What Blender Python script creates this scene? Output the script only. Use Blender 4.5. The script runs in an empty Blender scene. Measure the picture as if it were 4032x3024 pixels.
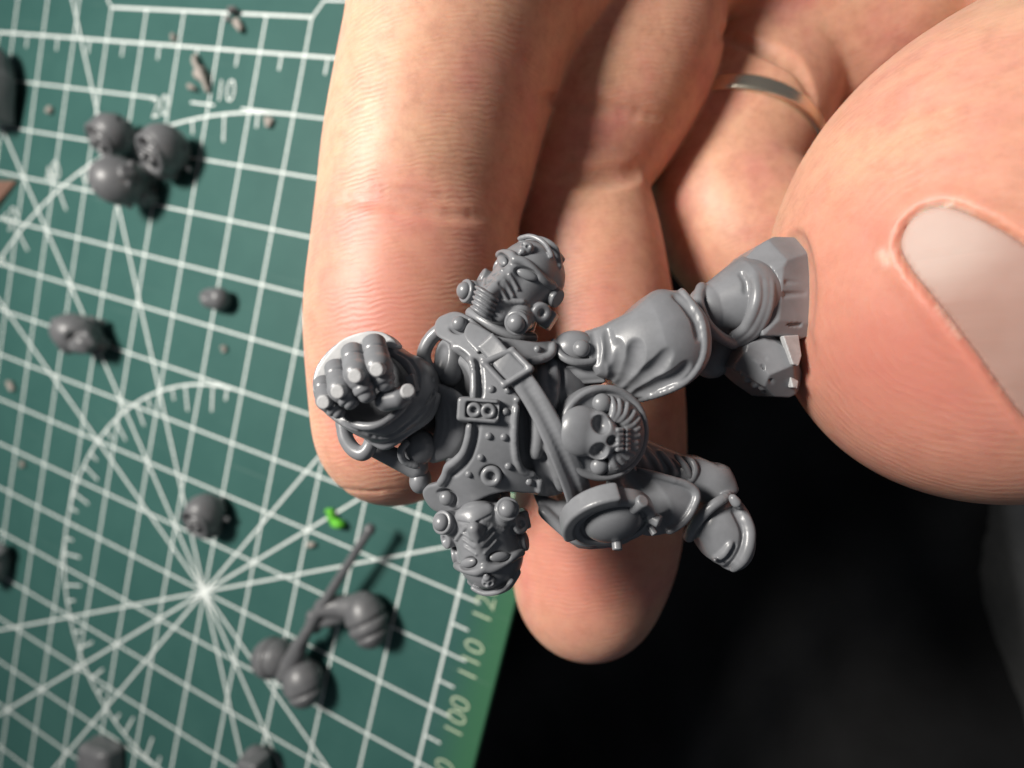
import bpy, math, random
import numpy as np
import openvdb
from mathutils import Matrix, Vector, Euler

random.seed(7)
rng = np.random.default_rng(7)
SC = bpy.context.scene
SC.unit_settings.scale_length = 0.01          # one unit is one centimetre
COL = SC.collection

# ---------------------------------------------------------------- camera
FPX = 1965.92                                 # focal length in pixels of the 4032 px wide photograph
CAM = np.array([7.26976, 6.23882, 7.21697])
RX = np.array([0.921259753177588, 0.235224492441115, -0.3097578172232094])      # image right
RY = np.array([0.25491130717825816, -0.966664778745332, 0.024071373109056])     # image down
RZ = np.array([-0.2937697953291643, -0.1011367573461969, -0.9505107383208375])  # view direction
cam_d = bpy.data.cameras.new('camera')
cam = bpy.data.objects.new('camera', cam_d)
COL.objects.link(cam)
CAMROT = Matrix(((RX[0], -RY[0], -RZ[0]), (RX[1], -RY[1], -RZ[1]), (RX[2], -RY[2], -RZ[2])))
cam.matrix_world = Matrix.Translation(CAM) @ CAMROT.to_4x4()
cam_d.sensor_width = 36
cam_d.lens = FPX / 4032 * 36
cam_d.clip_start = 0.05
cam_d.clip_end = 300
cam_d.dof.use_dof = True
cam_d.dof.focus_distance = 3.35
cam_d.dof.aperture_fstop = 0.235
SC.camera = cam

# ---------------------------------------------------------------- light and exposure
wd = bpy.data.worlds.new('World')
SC.world = wd
wd.use_nodes = True
wd.node_tree.nodes['Background'].inputs[0].default_value = (0.80, 0.88, 1.0, 1)
wd.node_tree.nodes['Background'].inputs[1].default_value = 0.085
ld = bpy.data.lights.new('desk_lamp', 'AREA')
ld.shape = 'DISK'
ld.size = 5.2
ld.energy = 7100
ld.color = (1.0, 0.95, 0.88)
lamp = bpy.data.objects.new('desk_lamp', ld)
LAMP = Vector((-4.8, 10.0, 18.0))
lamp.location = LAMP
lamp.rotation_euler = (Vector((5.5, 6.0, 2.5)) - LAMP).to_track_quat('-Z', 'Y').to_euler()
COL.objects.link(lamp)
SC.view_settings.view_transform = 'Standard'
SC.view_settings.look = 'None'
SC.view_settings.exposure = 0
SC.view_settings.gamma = 1

# ---------------------------------------------------------------- frames and helpers
D0 = 3.6                                      # distance from the lens to the figure's middle plane
U = D0 * 100 / FPX                            # one modelling unit in centimetres
FORG = CAM + D0 * RZ                          # origin of the figure's own frame (x right, y up, z to the lens)
FRAME = Matrix.Translation(FORG) @ CAMROT.to_4x4()


def q(px, py, z=0.0):
    s = 1 - z * U / D0
    return np.array([(px - 2016) / 100 * s, -(py - 1512) / 100 * s, z], dtype=np.float64)


def sc(z):
    return 1 - z * U / D0


def on_mat(px, py, h=0.0):
    d = (px - 2016) / FPX * RX + (py - 1512) / FPX * RY + RZ
    t = (h - CAM[2]) / d[2]
    return CAM + d * t


# ---------------------------------------------------------------- signed distance modelling
class Grid:
    def __init__(s, lo, hi, h):
        s.lo = np.array(lo, float); s.h = h
        n = np.ceil((np.array(hi, float) - s.lo) / h).astype(int) + 1
        s.n = n
        ax = [(s.lo[i] + h * np.arange(n[i])).astype(np.float32) for i in range(3)]
        s.x = ax[0][:, None, None]; s.y = ax[1][None, :, None]; s.z = ax[2][None, None, :]
        s.d = np.full(tuple(n), 9.0, np.float32)

    def clone(s):
        o = object.__new__(Grid); o.__dict__.update(s.__dict__); o.d = np.full_like(s.d, 9.0)
        return o

    def _sl(s, lo, hi, pad):
        a = np.clip(np.floor((np.array(lo) - pad - s.lo) / s.h).astype(int), 0, s.n)
        b = np.clip(np.ceil((np.array(hi) + pad - s.lo) / s.h).astype(int) + 1, 0, s.n)
        return tuple(slice(a[i], b[i]) for i in range(3))

    def _ev(s, prim, k):
        f, lo, hi = prim
        sl = s._sl(lo, hi, k + 4 * s.h)
        if any(t.stop <= t.start for t in sl):
            return None, None
        return sl, f(s.x[sl[0]], s.y[:, sl[1]], s.z[:, :, sl[2]])

    def add(s, prim, k=0.0):
        sl, d = s._ev(prim, k)
        if sl is None: return s
        c = s.d[sl]
        if k > 0:
            hh = np.maximum(k - np.abs(c - d), 0) / k
            s.d[sl] = np.minimum(c, d) - hh * hh * k * 0.25
        else:
            s.d[sl] = np.minimum(c, d)
        return s

    def cut(s, prim, k=0.0):
        sl, d = s._ev(prim, k)
        if sl is None: return s
        d = -d
        c = s.d[sl]
        if k > 0:
            hh = np.maximum(k - np.abs(c - d), 0) / k
            s.d[sl] = np.maximum(c, d) + hh * hh * k * 0.25
        else:
            s.d[sl] = np.maximum(c, d)
        return s

    def mesh(s):
        b = 3 * s.h
        d = np.clip(s.d, -b, b)
        d[0] = d[-1] = b; d[:, 0] = d[:, -1] = b; d[:, :, 0] = d[:, :, -1] = b
        g = openvdb.FloatGrid(b)
        g.copyFromArray(d, tolerance=1e-4 * s.h)
        p, t, qd = g.convertToPolygons(0.0, 0.0)
        return np.asarray(p, np.float64) * s.h + s.lo, np.asarray(t), np.asarray(qd)


def bb(pts, r):
    p = np.atleast_2d(np.array(pts, float)); r = np.max(r)
    return p.min(0) - r, p.max(0) + r


def sph(c, r):
    c = np.asarray(c, float)
    return (lambda x, y, z: np.sqrt((x - c[0])**2 + (y - c[1])**2 + (z - c[2])**2) - r, c - r, c + r)


def ell(c, r, M=None):
    c = np.asarray(c, float); r = np.asarray(r, float)
    def f(x, y, z):
        X, Y, Z = x - c[0], y - c[1], z - c[2]
        if M is not None:
            X, Y, Z = (M[0][0]*X + M[1][0]*Y + M[2][0]*Z, M[0][1]*X + M[1][1]*Y + M[2][1]*Z, M[0][2]*X + M[1][2]*Y + M[2][2]*Z)
        k0 = np.sqrt((X/r[0])**2 + (Y/r[1])**2 + (Z/r[2])**2)
        k1 = np.sqrt((X/r[0]**2)**2 + (Y/r[1]**2)**2 + (Z/r[2]**2)**2) + 1e-6
        return k0 * (k0 - 1) / k1
    R = r.max() if M is not None else r
    return (f, c - R, c + R)


def cap(a, b, ra, rb=None):
    rb = ra if rb is None else rb
    a = np.asarray(a, float); b = np.asarray(b, float); ab = b - a; L = max(ab @ ab, 1e-9)
    def f(x, y, z):
        X, Y, Z = x - a[0], y - a[1], z - a[2]
        t = np.clip((X*ab[0] + Y*ab[1] + Z*ab[2]) / L, 0, 1)
        return np.sqrt((X - t*ab[0])**2 + (Y - t*ab[1])**2 + (Z - t*ab[2])**2) - (ra + (rb - ra) * t)
    lo, hi = bb([a, b], max(ra, rb))
    return (f, lo, hi)


def tube(g, pts, r, k=0.0, kin=None):
    n = len(pts)
    r = [r] * n if np.isscalar(r) else r
    for i in range(n - 1):
        g.add(cap(pts[i], pts[i + 1], r[i], r[i + 1]), k if (i == 0 or kin is None) else kin)
    return g


def cuttube(g, pts, r, k=0.0):
    n = len(pts)
    r = [r] * n if np.isscalar(r) else r
    for i in range(n - 1):
        g.cut(cap(pts[i], pts[i + 1], r[i], r[i + 1]), k)
    return g


def box(c, half, M=None, rd=0.05):
    c = np.asarray(c, float); half = np.asarray(half, float)
    def f(x, y, z):
        X, Y, Z = x - c[0], y - c[1], z - c[2]
        if M is not None:
            X, Y, Z = (M[0][0]*X + M[1][0]*Y + M[2][0]*Z, M[0][1]*X + M[1][1]*Y + M[2][1]*Z, M[0][2]*X + M[1][2]*Y + M[2][2]*Z)
        ax, ay, az = np.abs(X) - half[0] + rd, np.abs(Y) - half[1] + rd, np.abs(Z) - half[2] + rd
        return np.sqrt(np.maximum(ax, 0)**2 + np.maximum(ay, 0)**2 + np.maximum(az, 0)**2) + np.minimum(np.maximum(np.maximum(ax, ay), az), 0) - rd
    R = np.linalg.norm(half) if M is not None else half
    return (f, c - R, c + R)


def cyl(a, b, r, rd=0.04, r2=None):
    a = np.asarray(a, float); b = np.asarray(b, float); L = np.linalg.norm(b - a); n = (b - a) / L; m = (a + b) / 2
    r2 = r if r2 is None else r2
    def f(x, y, z):
        X, Y, Z = x - m[0], y - m[1], z - m[2]
        t = X*n[0] + Y*n[1] + Z*n[2]
        rr = np.sqrt(np.maximum(X*X + Y*Y + Z*Z - t*t, 0))
        dr = rr - (r + (r2 - r) * np.clip(t / L + 0.5, 0, 1)) + rd; dt = np.abs(t) - L/2 + rd
        return np.sqrt(np.maximum(dr, 0)**2 + np.maximum(dt, 0)**2) + np.minimum(np.maximum(dr, dt), 0) - rd
    lo, hi = bb([a, b], max(r, r2))
    return (f, lo, hi)


def tor(c, n, R, r):
    c = np.asarray(c, float); n = np.asarray(n, float); n = n / np.linalg.norm(n)
    def f(x, y, z):
        X, Y, Z = x - c[0], y - c[1], z - c[2]
        t = X*n[0] + Y*n[1] + Z*n[2]
        rr = np.sqrt(np.maximum(X*X + Y*Y + Z*Z - t*t, 0)) - R
        return np.sqrt(rr*rr + t*t) - r
    return (f, c - R - r, c + R + r)


def poly2(P):
    P = np.asarray(P, float)
    def f(x, y):
        x, y = np.broadcast_arrays(x, y)
        d = np.full(x.shape, 1e9, np.float32); sgn = np.ones(x.shape, np.float32)
        n = len(P)
        for i in range(n):
            a = P[i]; b = P[i - 1]
            ex, ey = b[0] - a[0], b[1] - a[1]
            wx, wy = x - a[0], y - a[1]
            t = np.clip((wx*ex + wy*ey) / max(ex*ex + ey*ey, 1e-9), 0, 1)
            d = np.minimum(d, (wx - ex*t)**2 + (wy - ey*t)**2)
            c1 = y >= a[1]; c2 = y < b[1]; c3 = ex*wy > ey*wx
            flip = (c1 & c2 & c3) | (~c1 & ~c2 & ~c3)
            sgn = np.where(flip, -sgn, sgn)
        return sgn * np.sqrt(d)
    return f


def slab(P, zt, th, rd=0.06, grow=0.0):
    """a plate: outline P (list of xy), front surface zt(x, y) or number, thickness th"""
    P = np.asarray(P, float); p2 = poly2(P)
    zf = zt if callable(zt) else (lambda x, y: zt + 0 * (x + y))
    def f(x, y, z):
        d2 = (p2(x[:, :, 0], y[:, :, 0]) - grow)[:, :, None]
        top = np.asarray(zf(x[:, :, 0], y[:, :, 0]))[:, :, None]
        dz = np.abs(z - (top - th / 2)) - th / 2
        a = d2 + rd; b = dz + rd
        return np.sqrt(np.maximum(a, 0)**2 + np.maximum(b, 0)**2) + np.minimum(np.maximum(a, b), 0) - rd
    xs, ys = np.meshgrid(np.linspace(P[:, 0].min(), P[:, 0].max(), 24), np.linspace(P[:, 1].min(), P[:, 1].max(), 24))
    zz = np.asarray(zf(xs, ys))
    lo = np.array([P[:, 0].min() - grow, P[:, 1].min() - grow, zz.min() - th])
    hi = np.array([P[:, 0].max() + grow, P[:, 1].max() + grow, zz.max() + 0.02])
    return (f, lo, hi)


def spline(pts, n=6, closed=False):
    P = [np.asarray(p, float) for p in pts]; N = len(P); out = []
    rngi = range(N if closed else N - 1)
    for i in rngi:
        p0 = P[(i - 1) % N] if closed or i > 0 else P[0]
        p1 = P[i]; p2 = P[(i + 1) % N]
        p3 = P[(i + 2) % N] if closed or i + 2 < N else P[-1]
        for k in range(n):
            t = k / n
            out.append(0.5 * ((2*p1) + (p2 - p0)*t + (2*p0 - 5*p1 + 4*p2 - p3)*t*t + (3*p1 - p0 - 3*p2 + p3)*t**3))
    if not closed: out.append(P[-1])
    return out


def rotm(rx=0, ry=0, rz=0):
    return np.array(Euler((math.radians(rx), math.radians(ry), math.radians(rz)), 'XYZ').to_matrix())


def inter(g, prim, k=0.0):
    f, lo, hi = prim
    d = f(g.x, g.y, g.z)
    c = g.d
    if k > 0:
        hh = np.maximum(k - np.abs(c - d), 0) / k
        g.d = (np.maximum(c, d) + hh * hh * k * 0.25).astype(np.float32)
    else:
        g.d = np.maximum(c, d).astype(np.float32)


def hit(g, px, py, z0=2.0, zmax=99):
    """point on the front of grid g seen at that place"""
    z = z0
    for _ in range(6):
        p = q(px, py, z)
        i = int(round((p[0] - g.lo[0]) / g.h)); j = int(round((p[1] - g.lo[1]) / g.h))
        i = min(max(i, 0), g.n[0] - 1); j = min(max(j, 0), g.n[1] - 1)
        col = g.d[i, j]
        zz = g.lo[2] + g.h * np.arange(g.n[2])
        w = np.where((col < 0) & (zz < zmax))[0]
        if len(w) == 0: return q(px, py, z)
        k = w[-1]
        z = zz[k]
        if k + 1 < g.n[2] and col[k + 1] > 0: z += g.h * col[k] / (col[k] - col[k + 1])
    return q(px, py, z)


def path(g, pts, lift, n=5, closed=False):
    sp = spline([np.array(p, float) for p in pts], n, closed)
    if closed: sp.append(sp[0])
    return [hit(g, p[0], p[1]) + [0, 0, lift] for p in sp]


def stroke(g, pts, r, lift=0.0, k=0.12, n=5, src=None, closed=False):
    P = path(src or g, pts, lift, n, closed)
    tube(g, P, r if np.isscalar(r) else list(np.interp(np.linspace(0, 1, len(P)), np.linspace(0, 1, len(r)), r)), k)


def groove(g, pts, r, lift=0.0, k=0.12, n=5, src=None):
    P = path(src or g, pts, lift, n)
    cuttube(g, P, r if np.isscalar(r) else list(np.interp(np.linspace(0, 1, len(P)), np.linspace(0, 1, len(r)), r)), k)


def box_of(pxs, zlo, zhi, m=0.4):
    P = np.array([q(x, y, z) for x, y in pxs for z in (zlo, zhi)])
    return P.min(0) - m, P.max(0) + m


def outline(pts, z, n=4, closed=True):
    return [tuple(p) for p in spline([q(x, y, z)[:2] for x, y in pts], n, closed)]



# ---------------------------------------------------------------- objects
def raw_mesh(name, v, faces, mat, smooth=True):
    me = bpy.data.meshes.new(name)
    me.from_pydata([tuple(p) for p in v], [], faces)
    if smooth:
        me.polygons.foreach_set('use_smooth', [True] * len(me.polygons))
    if mat: me.materials.append(mat)
    me.update()
    return me


def grid_mesh(name, g, mat, scale, off=(0, 0, 0)):
    v, t, qd = g.mesh()
    v = (v - np.asarray(off)) * scale
    nt, nq = len(t), len(qd)
    me = bpy.data.meshes.new(name)
    me.vertices.add(len(v)); me.vertices.foreach_set('co', v.astype(np.float32).ravel())
    li = np.concatenate([np.asarray(t)[:, ::-1].ravel() if nt else np.zeros(0, int), np.asarray(qd)[:, ::-1].ravel() if nq else np.zeros(0, int)]).astype(np.int32)
    ls = np.concatenate([np.arange(nt) * 3, nt * 3 + np.arange(nq) * 4]).astype(np.int32)
    me.loops.add(len(li)); me.loops.foreach_set('vertex_index', li)
    me.polygons.add(nt + nq); me.polygons.foreach_set('loop_start', ls)
    me.update(calc_edges=True)
    me.validate()
    me.polygons.foreach_set('use_smooth', np.ones(len(me.polygons), bool))
    if mat: me.materials.append(mat)
    return me


def link(name, data, parent=None, loc=(0, 0, 0), rot=None, label=None):
    o = bpy.data.objects.new(name, data); COL.objects.link(o)
    o.parent = parent
    o.location = loc
    if rot is not None: o.rotation_euler = rot
    if label: o['label'] = label
    return o


def tag(o, label, cat, group=None, kind=None):
    if label: o['label'] = label
    if cat: o['category'] = cat
    if group: o['group'] = group
    if kind: o['kind'] = kind
    return o


# ---------------------------------------------------------------- materials
def new_mat(name):
    m = bpy.data.materials.new(name); m.use_nodes = True
    nt = m.node_tree
    return m, nt, nt.nodes['Principled BSDF']


def N(nt, t, **kw):
    n = nt.nodes.new(t)
    for k, v in kw.items(): setattr(n, k, v)
    return n


def ramp(nt, src, stops):
    r = N(nt, 'ShaderNodeValToRGB')
    e = r.color_ramp.elements
    while len(e) < len(stops): e.new(0.5)
    for i, (p, c) in enumerate(stops):
        e[i].position = p; e[i].color = (*c, 1) if len(c) == 3 else c
    nt.links.new(src, r.inputs[0])
    return r


def noise(nt, vec, scale, detail=3, rough=0.5, dist=0.0):
    n = N(nt, 'ShaderNodeTexNoise')
    n.inputs['Scale'].default_value = scale; n.inputs['Detail'].default_value = detail
    n.inputs['Roughness'].default_value = rough; n.inputs['Distortion'].default_value = dist
    nt.links.new(vec, n.inputs['Vector'])
    return n


def plastic(name, c1, c2, rough=0.4, bump=0.04):
    m, nt, p = new_mat(name)
    tc = N(nt, 'ShaderNodeTexCoord')
    n1 = noise(nt, tc.outputs['Object'], 5.0, 4, 0.6)
    r = ramp(nt, n1.outputs['Fac'], [(0.3, c1), (0.7, c2)])
    nt.links.new(r.outputs[0], p.inputs['Base Color'])
    n2 = noise(nt, tc.outputs['Object'], 60.0, 3, 0.6)
    rr = N(nt, 'ShaderNodeMapRange')
    rr.inputs['To Min'].default_value = rough - 0.07; rr.inputs['To Max'].default_value = rough + 0.09
    nt.links.new(n2.outputs['Fac'], rr.inputs['Value']); nt.links.new(rr.outputs[0], p.inputs['Roughness'])
    b = N(nt, 'ShaderNodeBump'); b.inputs['Strength'].default_value = bump; b.inputs['Distance'].default_value = 0.004
    n3 = noise(nt, tc.outputs['Object'], 90.0, 4, 0.65)
    nt.links.new(n3.outputs['Fac'], b.inputs['Height']); nt.links.new(b.outputs[0], p.inputs['Normal'])
    p.inputs['IOR'].default_value = 1.5
    return m


M_GREY = plastic('grey_plastic', (0.160, 0.166, 0.178), (0.208, 0.215, 0.232), 0.31, 0.10)
M_CUT_GLINT = plastic('scuffed_cut_glint_plastic', (0.34, 0.345, 0.355), (0.55, 0.555, 0.565), 0.5, 0.6)  # scuffed cut edges, and the painted glints on the rubble
M_SPARE = plastic('spare_grey_plastic', (0.105, 0.108, 0.115), (0.14, 0.143, 0.15), 0.38)


HOFF = q(3300, -200, -13)
RIDGE_C = (q(3950, 1150, 5.0) - HOFF) * U


def skin_mat():
    m, nt, p = new_mat('skin')
    tc = N(nt, 'ShaderNodeTexCoord')
    n1 = noise(nt, tc.outputs['Object'], 1.6, 4, 0.55)
    n2 = noise(nt, tc.outputs['Object'], 7.0, 6, 0.72)
    r1 = ramp(nt, n1.outputs['Fac'], [(0.32, (0.64, 0.385, 0.262)), (0.52, (0.63, 0.345, 0.245)), (0.70, (0.60, 0.28, 0.225))])
    r2 = ramp(nt, n2.outputs['Fac'], [(0.28, (0.84, 0.78, 0.76)), (0.5, (1.0, 0.98, 0.97)), (0.72, (1.10, 1.12, 1.12))])
    mx = N(nt, 'ShaderNodeMix', data_type='RGBA', blend_type='MULTIPLY'); mx.inputs[0].default_value = 1
    nt.links.new(r1.outputs[0], mx.inputs[6]); nt.links.new(r2.outputs[0], mx.inputs[7])
    at = N(nt, 'ShaderNodeAttribute', attribute_name='pink')
    mp = N(nt, 'ShaderNodeMix', data_type='RGBA'); mp.inputs[7].default_value = (0.55, 0.20, 0.155, 1)
    nt.links.new(at.outputs['Fac'], mp.inputs[0]); nt.links.new(mx.outputs[2], mp.inputs[6])
    at2 = N(nt, 'ShaderNodeAttribute', attribute_name='pale')
    mq = N(nt, 'ShaderNodeMix', data_type='RGBA'); mq.inputs[7].default_value = (0.80, 0.66, 0.56, 1)
    nt.links.new(at2.outputs['Fac'], mq.inputs[0]); nt.links.new(mp.outputs[2], mq.inputs[6])
    nt.links.new(mq.outputs[2], p.inputs['Base Color'])
    p.inputs['Subsurface Weight'].default_value = 1.0
    p.inputs['Subsurface Radius'].default_value = (1.0, 0.38, 0.22)
    p.inputs['Subsurface Scale'].default_value = 0.09
    p.inputs['Roughness'].default_value = 0.50
    p.inputs['Specular IOR Level'].default_value = 0.45
    # friction ridges across the fingers, broken up, plus pores
    mapn = N(nt, 'ShaderNodeMapping'); mapn.inputs['Rotation'].default_value = (0, 0, math.radians(-8))
    nt.links.new(tc.outputs['Object'], mapn.inputs[0])
    w = N(nt, 'ShaderNodeTexWave', wave_type='BANDS', bands_direction='Y', wave_profile='SIN')
    w.inputs['Scale'].default_value = 7.4; w.inputs['Distortion'].default_value = 7.0
    w.inputs['Detail'].default_value = 2.0; w.inputs['Detail Scale'].default_value = 0.7
    nt.links.new(mapn.outputs[0], w.inputs['Vector'])
    n3 = noise(nt, tc.outputs['Object'], 4.5, 4, 0.6)
    amp = ramp(nt, n3.outputs['Fac'], [(0.36, (0.12,) * 3), (0.64, (1, 1, 1))])
    # the thumb's ridges run round the pad in rings
    m2 = N(nt, 'ShaderNodeMapping'); m2.inputs['Location'].default_value = tuple(-v for v in RIDGE_C)
    nt.links.new(tc.outputs['Object'], m2.inputs[0])
    w2 = N(nt, 'ShaderNodeTexWave', wave_type='RINGS', rings_direction='SPHERICAL', wave_profile='SIN')
    w2.inputs['Scale'].default_value = 6.6; w2.inputs['Distortion'].default_value = 6.5; w2.inputs['Detail'].default_value = 3.0; w2.inputs['Detail Scale'].default_value = 0.6
    nt.links.new(m2.outputs[0], w2.inputs['Vector'])
    at3 = N(nt, 'ShaderNodeAttribute', attribute_name='thumb')
    wm = N(nt, 'ShaderNodeMix', data_type='FLOAT')
    w3 = N(nt, 'ShaderNodeMath', operation='MULTIPLY'); w3.inputs[1].default_value = 0.6
    nt.links.new(w2.outputs['Fac'], w3.inputs[0])
    nt.links.new(at3.outputs['Fac'], wm.inputs[0]); nt.links.new(w.outputs['Fac'], wm.inputs[2]); nt.links.new(w3.outputs[0], wm.inputs[3])
    mm = N(nt, 'ShaderNodeMath', operation='MULTIPLY')
    nt.links.new(wm.outputs[0], mm.inputs[0]); nt.links.new(amp.outputs[0], mm.inputs[1])
    n4 = noise(nt, tc.outputs['Object'], 34.0, 4, 0.65)
    ms = N(nt, 'ShaderNodeMath', operation='MULTIPLY_ADD'); ms.inputs[1].default_value = 0.9
    nt.links.new(n4.outputs['Fac'], ms.inputs[0]); nt.links.new(mm.outputs[0], ms.inputs[2])
    b = N(nt, 'ShaderNodeBump'); b.inputs['Strength'].default_value = 0.34; b.inputs['Distance'].default_value = 0.006
    nt.links.new(ms.outputs[0], b.inputs['Height']); nt.links.new(b.outputs[0], p.inputs['Normal'])
    return m


M_SKIN = skin_mat()
# ================================================================ setting: table, cloth, cutting mat
def simple_mat(name, col, rough=0.8, scale=4.0, var=0.2, bump=0.0, bscale=60.0):
    m, nt, p = new_mat(name)
    tc = N(nt, 'ShaderNodeTexCoord')
    n1 = noise(nt, tc.outputs['Object'], scale, 5, 0.6)
    r = ramp(nt, n1.outputs['Fac'], [(0.3, tuple(c * (1 - var) for c in col)), (0.7, tuple(c * (1 + var) for c in col))])
    nt.links.new(r.outputs[0], p.inputs['Base Color'])
    p.inputs['Roughness'].default_value = rough
    if bump:
        b = N(nt, 'ShaderNodeBump'); b.inputs['Strength'].default_value = bump; b.inputs['Distance'].default_value = 0.02
        n2 = noise(nt, tc.outputs['Object'], bscale, 3, 0.6)
        nt.links.new(n2.outputs['Fac'], b.inputs['Height']); nt.links.new(b.outputs[0], p.inputs['Normal'])
    return m


def box_mesh(name, lo, hi, mat, bev=0.0):
    import bmesh
    bm = bmesh.new()
    bmesh.ops.create_cube(bm, size=1)
    for v in bm.verts:
        v.co = Vector([lo[i] + (v.co[i] + 0.5) * (hi[i] - lo[i]) for i in range(3)])
    if bev:
        bmesh.ops.bevel(bm, geom=list(bm.edges), offset=bev, segments=3, affect='EDGES', profile=0.5)
    me = bpy.data.meshes.new(name); bm.to_mesh(me); bm.free()
    me.materials.append(mat)
    return me


table = link('table', box_mesh('table', (-40, -40, -3.3), (4.2, 40, -0.204), simple_mat('dark_table', (0.02, 0.018, 0.016), 0.6), 0.1))
tag(table, None, None, kind='structure')

# black cloth far below, right of the table edge
nx, ny = 150, 90
xs = np.linspace(-30, 46, nx); ys = np.linspace(-40, 40, ny)
vv, ff = [], []
for i, x in enumerate(xs):
    for j, y in enumerate(ys):
        z = -13 + 1.1 * math.sin(0.33 * x + 0.21 * y) + 0.7 * math.sin(0.9 * x - 0.43 * y + 1.0) + 0.25 * math.sin(2.1 * x + 1.4 * y)
        vv.append((x, y, z))
for i in range(nx - 1):
    for j in range(ny - 1):
        ff.append((i * ny + j, (i + 1) * ny + j, (i + 1) * ny + j + 1, i * ny + j + 1))
cloth = link('ground_cloth', raw_mesh('ground_cloth', vv, ff, simple_mat('black_cloth', (0.014, 0.014, 0.015), 0.95, 0.5, 0.25, 0.6, 25)))
tag(cloth, None, None, kind='structure')

# pale grey slab edge seen at the right border, below the thumb
g = Grid((-1, -8, -3.2), (6.4, 8, 0.6), 0.12)
g.add(box((2.6, 0, -1.2), (2.6, 7.0, 1.5), None, 0.4))
gs = link('grey_slab', grid_mesh('grey_slab', g, simple_mat('pale_grey_board', (0.20, 0.20, 0.195), 0.8, 3, 0.12), 1.0))
P_ = CAM + 15.0 * ((3985 - 2016) / FPX * RX + (2230 - 1512) / FPX * RY + RZ)
gs.matrix_world = Matrix.Translation(P_) @ Euler((0, 0, math.radians(23.5))).to_matrix().to_4x4()
tag(gs, 'blurred pale grey slab edge at the right border below the thumb', 'slab')


# ---------------------------------------------------------------- cutting mat
def mat_material():
    m, nt, p = new_mat('green_cutting_mat')
    tc = N(nt, 'ShaderNodeTexCoord')
    n1 = noise(nt, tc.outputs['Object'], 0.7, 5, 0.6)
    n2 = noise(nt, tc.outputs['Object'], 14.0, 5, 0.7)
    r = ramp(nt, n1.outputs['Fac'], [(0.3, (0.026, 0.090, 0.081)), (0.7, (0.036, 0.109, 0.097))])
    sx = N(nt, 'ShaderNodeSeparateXYZ'); nt.links.new(tc.outputs['Object'], sx.inputs[0])
    mr = N(nt, 'ShaderNodeMapRange', interpolation_type='SMOOTHSTEP')
    mr.inputs['From Min'].default_value = 5.05; mr.inputs['From Max'].default_value = 5.9
    nt.links.new(sx.outputs[0], mr.inputs['Value'])
    mx = N(nt, 'ShaderNodeMix', data_type='RGBA'); mx.inputs[7].default_value = (0.042, 0.145, 0.075, 1)
    nt.links.new(mr.outputs[0], mx.inputs[0]); nt.links.new(r.outputs[0], mx.inputs[6])
    # dusty wear
    dust = ramp(nt, n2.outputs['Fac'], [(0.58, (0, 0, 0)), (0.78, (0.10, 0.10, 0.10))])
    ad = N(nt, 'ShaderNodeMix', data_type='RGBA'); ad.inputs[7].default_value = (0.30, 0.33, 0.31, 1)
    nt.links.new(dust.outputs[0], ad.inputs[0]); nt.links.new(mx.outputs[2], ad.inputs[6])
    # fine knife scratches, two directions
    last = ad.outputs[2]
    for ang, sc3 in ((33, (0.5, 26, 1)), (-62, (0.4, 22, 1))):
        mp = N(nt, 'ShaderNodeMapping'); mp.inputs['Rotation'].default_value = (0, 0, math.radians(ang)); mp.inputs['Scale'].default_value = sc3
        nt.links.new(tc.outputs['Object'], mp.inputs[0])
        ns = noise(nt, mp.outputs[0], 1.0, 2, 0.5, 0.2)
        rs = ramp(nt, ns.outputs['Fac'], [(0.70, (0, 0, 0)), (0.745, (0.16, 0.16, 0.16))])
        mz = N(nt, 'ShaderNodeMix', data_type='RGBA'); mz.inputs[7].default_value = (0.24, 0.32, 0.29, 1)
        nt.links.new(rs.outputs[0], mz.inputs[0]); nt.links.new(last, mz.inputs[6]); last = mz.outputs[2]
    nt.links.new(last, p.inputs['Base Color'])
    p.inputs['Roughness'].default_value = 0.62; p.inputs['Specular IOR Level'].default_value = 0.3
    b = N(nt, 'ShaderNodeBump'); b.inputs['Strength'].default_value = 0.25; b.inputs['Distance'].default_value = 0.01
    n3 = noise(nt, tc.outputs['Object'], 50.0, 3, 0.6)
    nt.links.new(n3.outputs['Fac'], b.inputs['Height']); nt.links.new(b.outputs[0], p.inputs['Normal'])
    return m


M_INK = simple_mat('white_print', (0.80, 0.85, 0.83), 0.6, 9.0, 0.12)
M_INK2 = simple_mat('yellowish_print', (0.60, 0.70, 0.50), 0.6, 9.0, 0.12)
mat_o = link('cutting_mat', box_mesh('cutting_mat', (-22, -16, -0.20), (5.93, 24, 0.0), mat_material(), 0.03))
tag(mat_o, 'green self-healing cutting mat printed with a white grid and angle lines', 'cutting mat')

LW = 0.034


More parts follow.
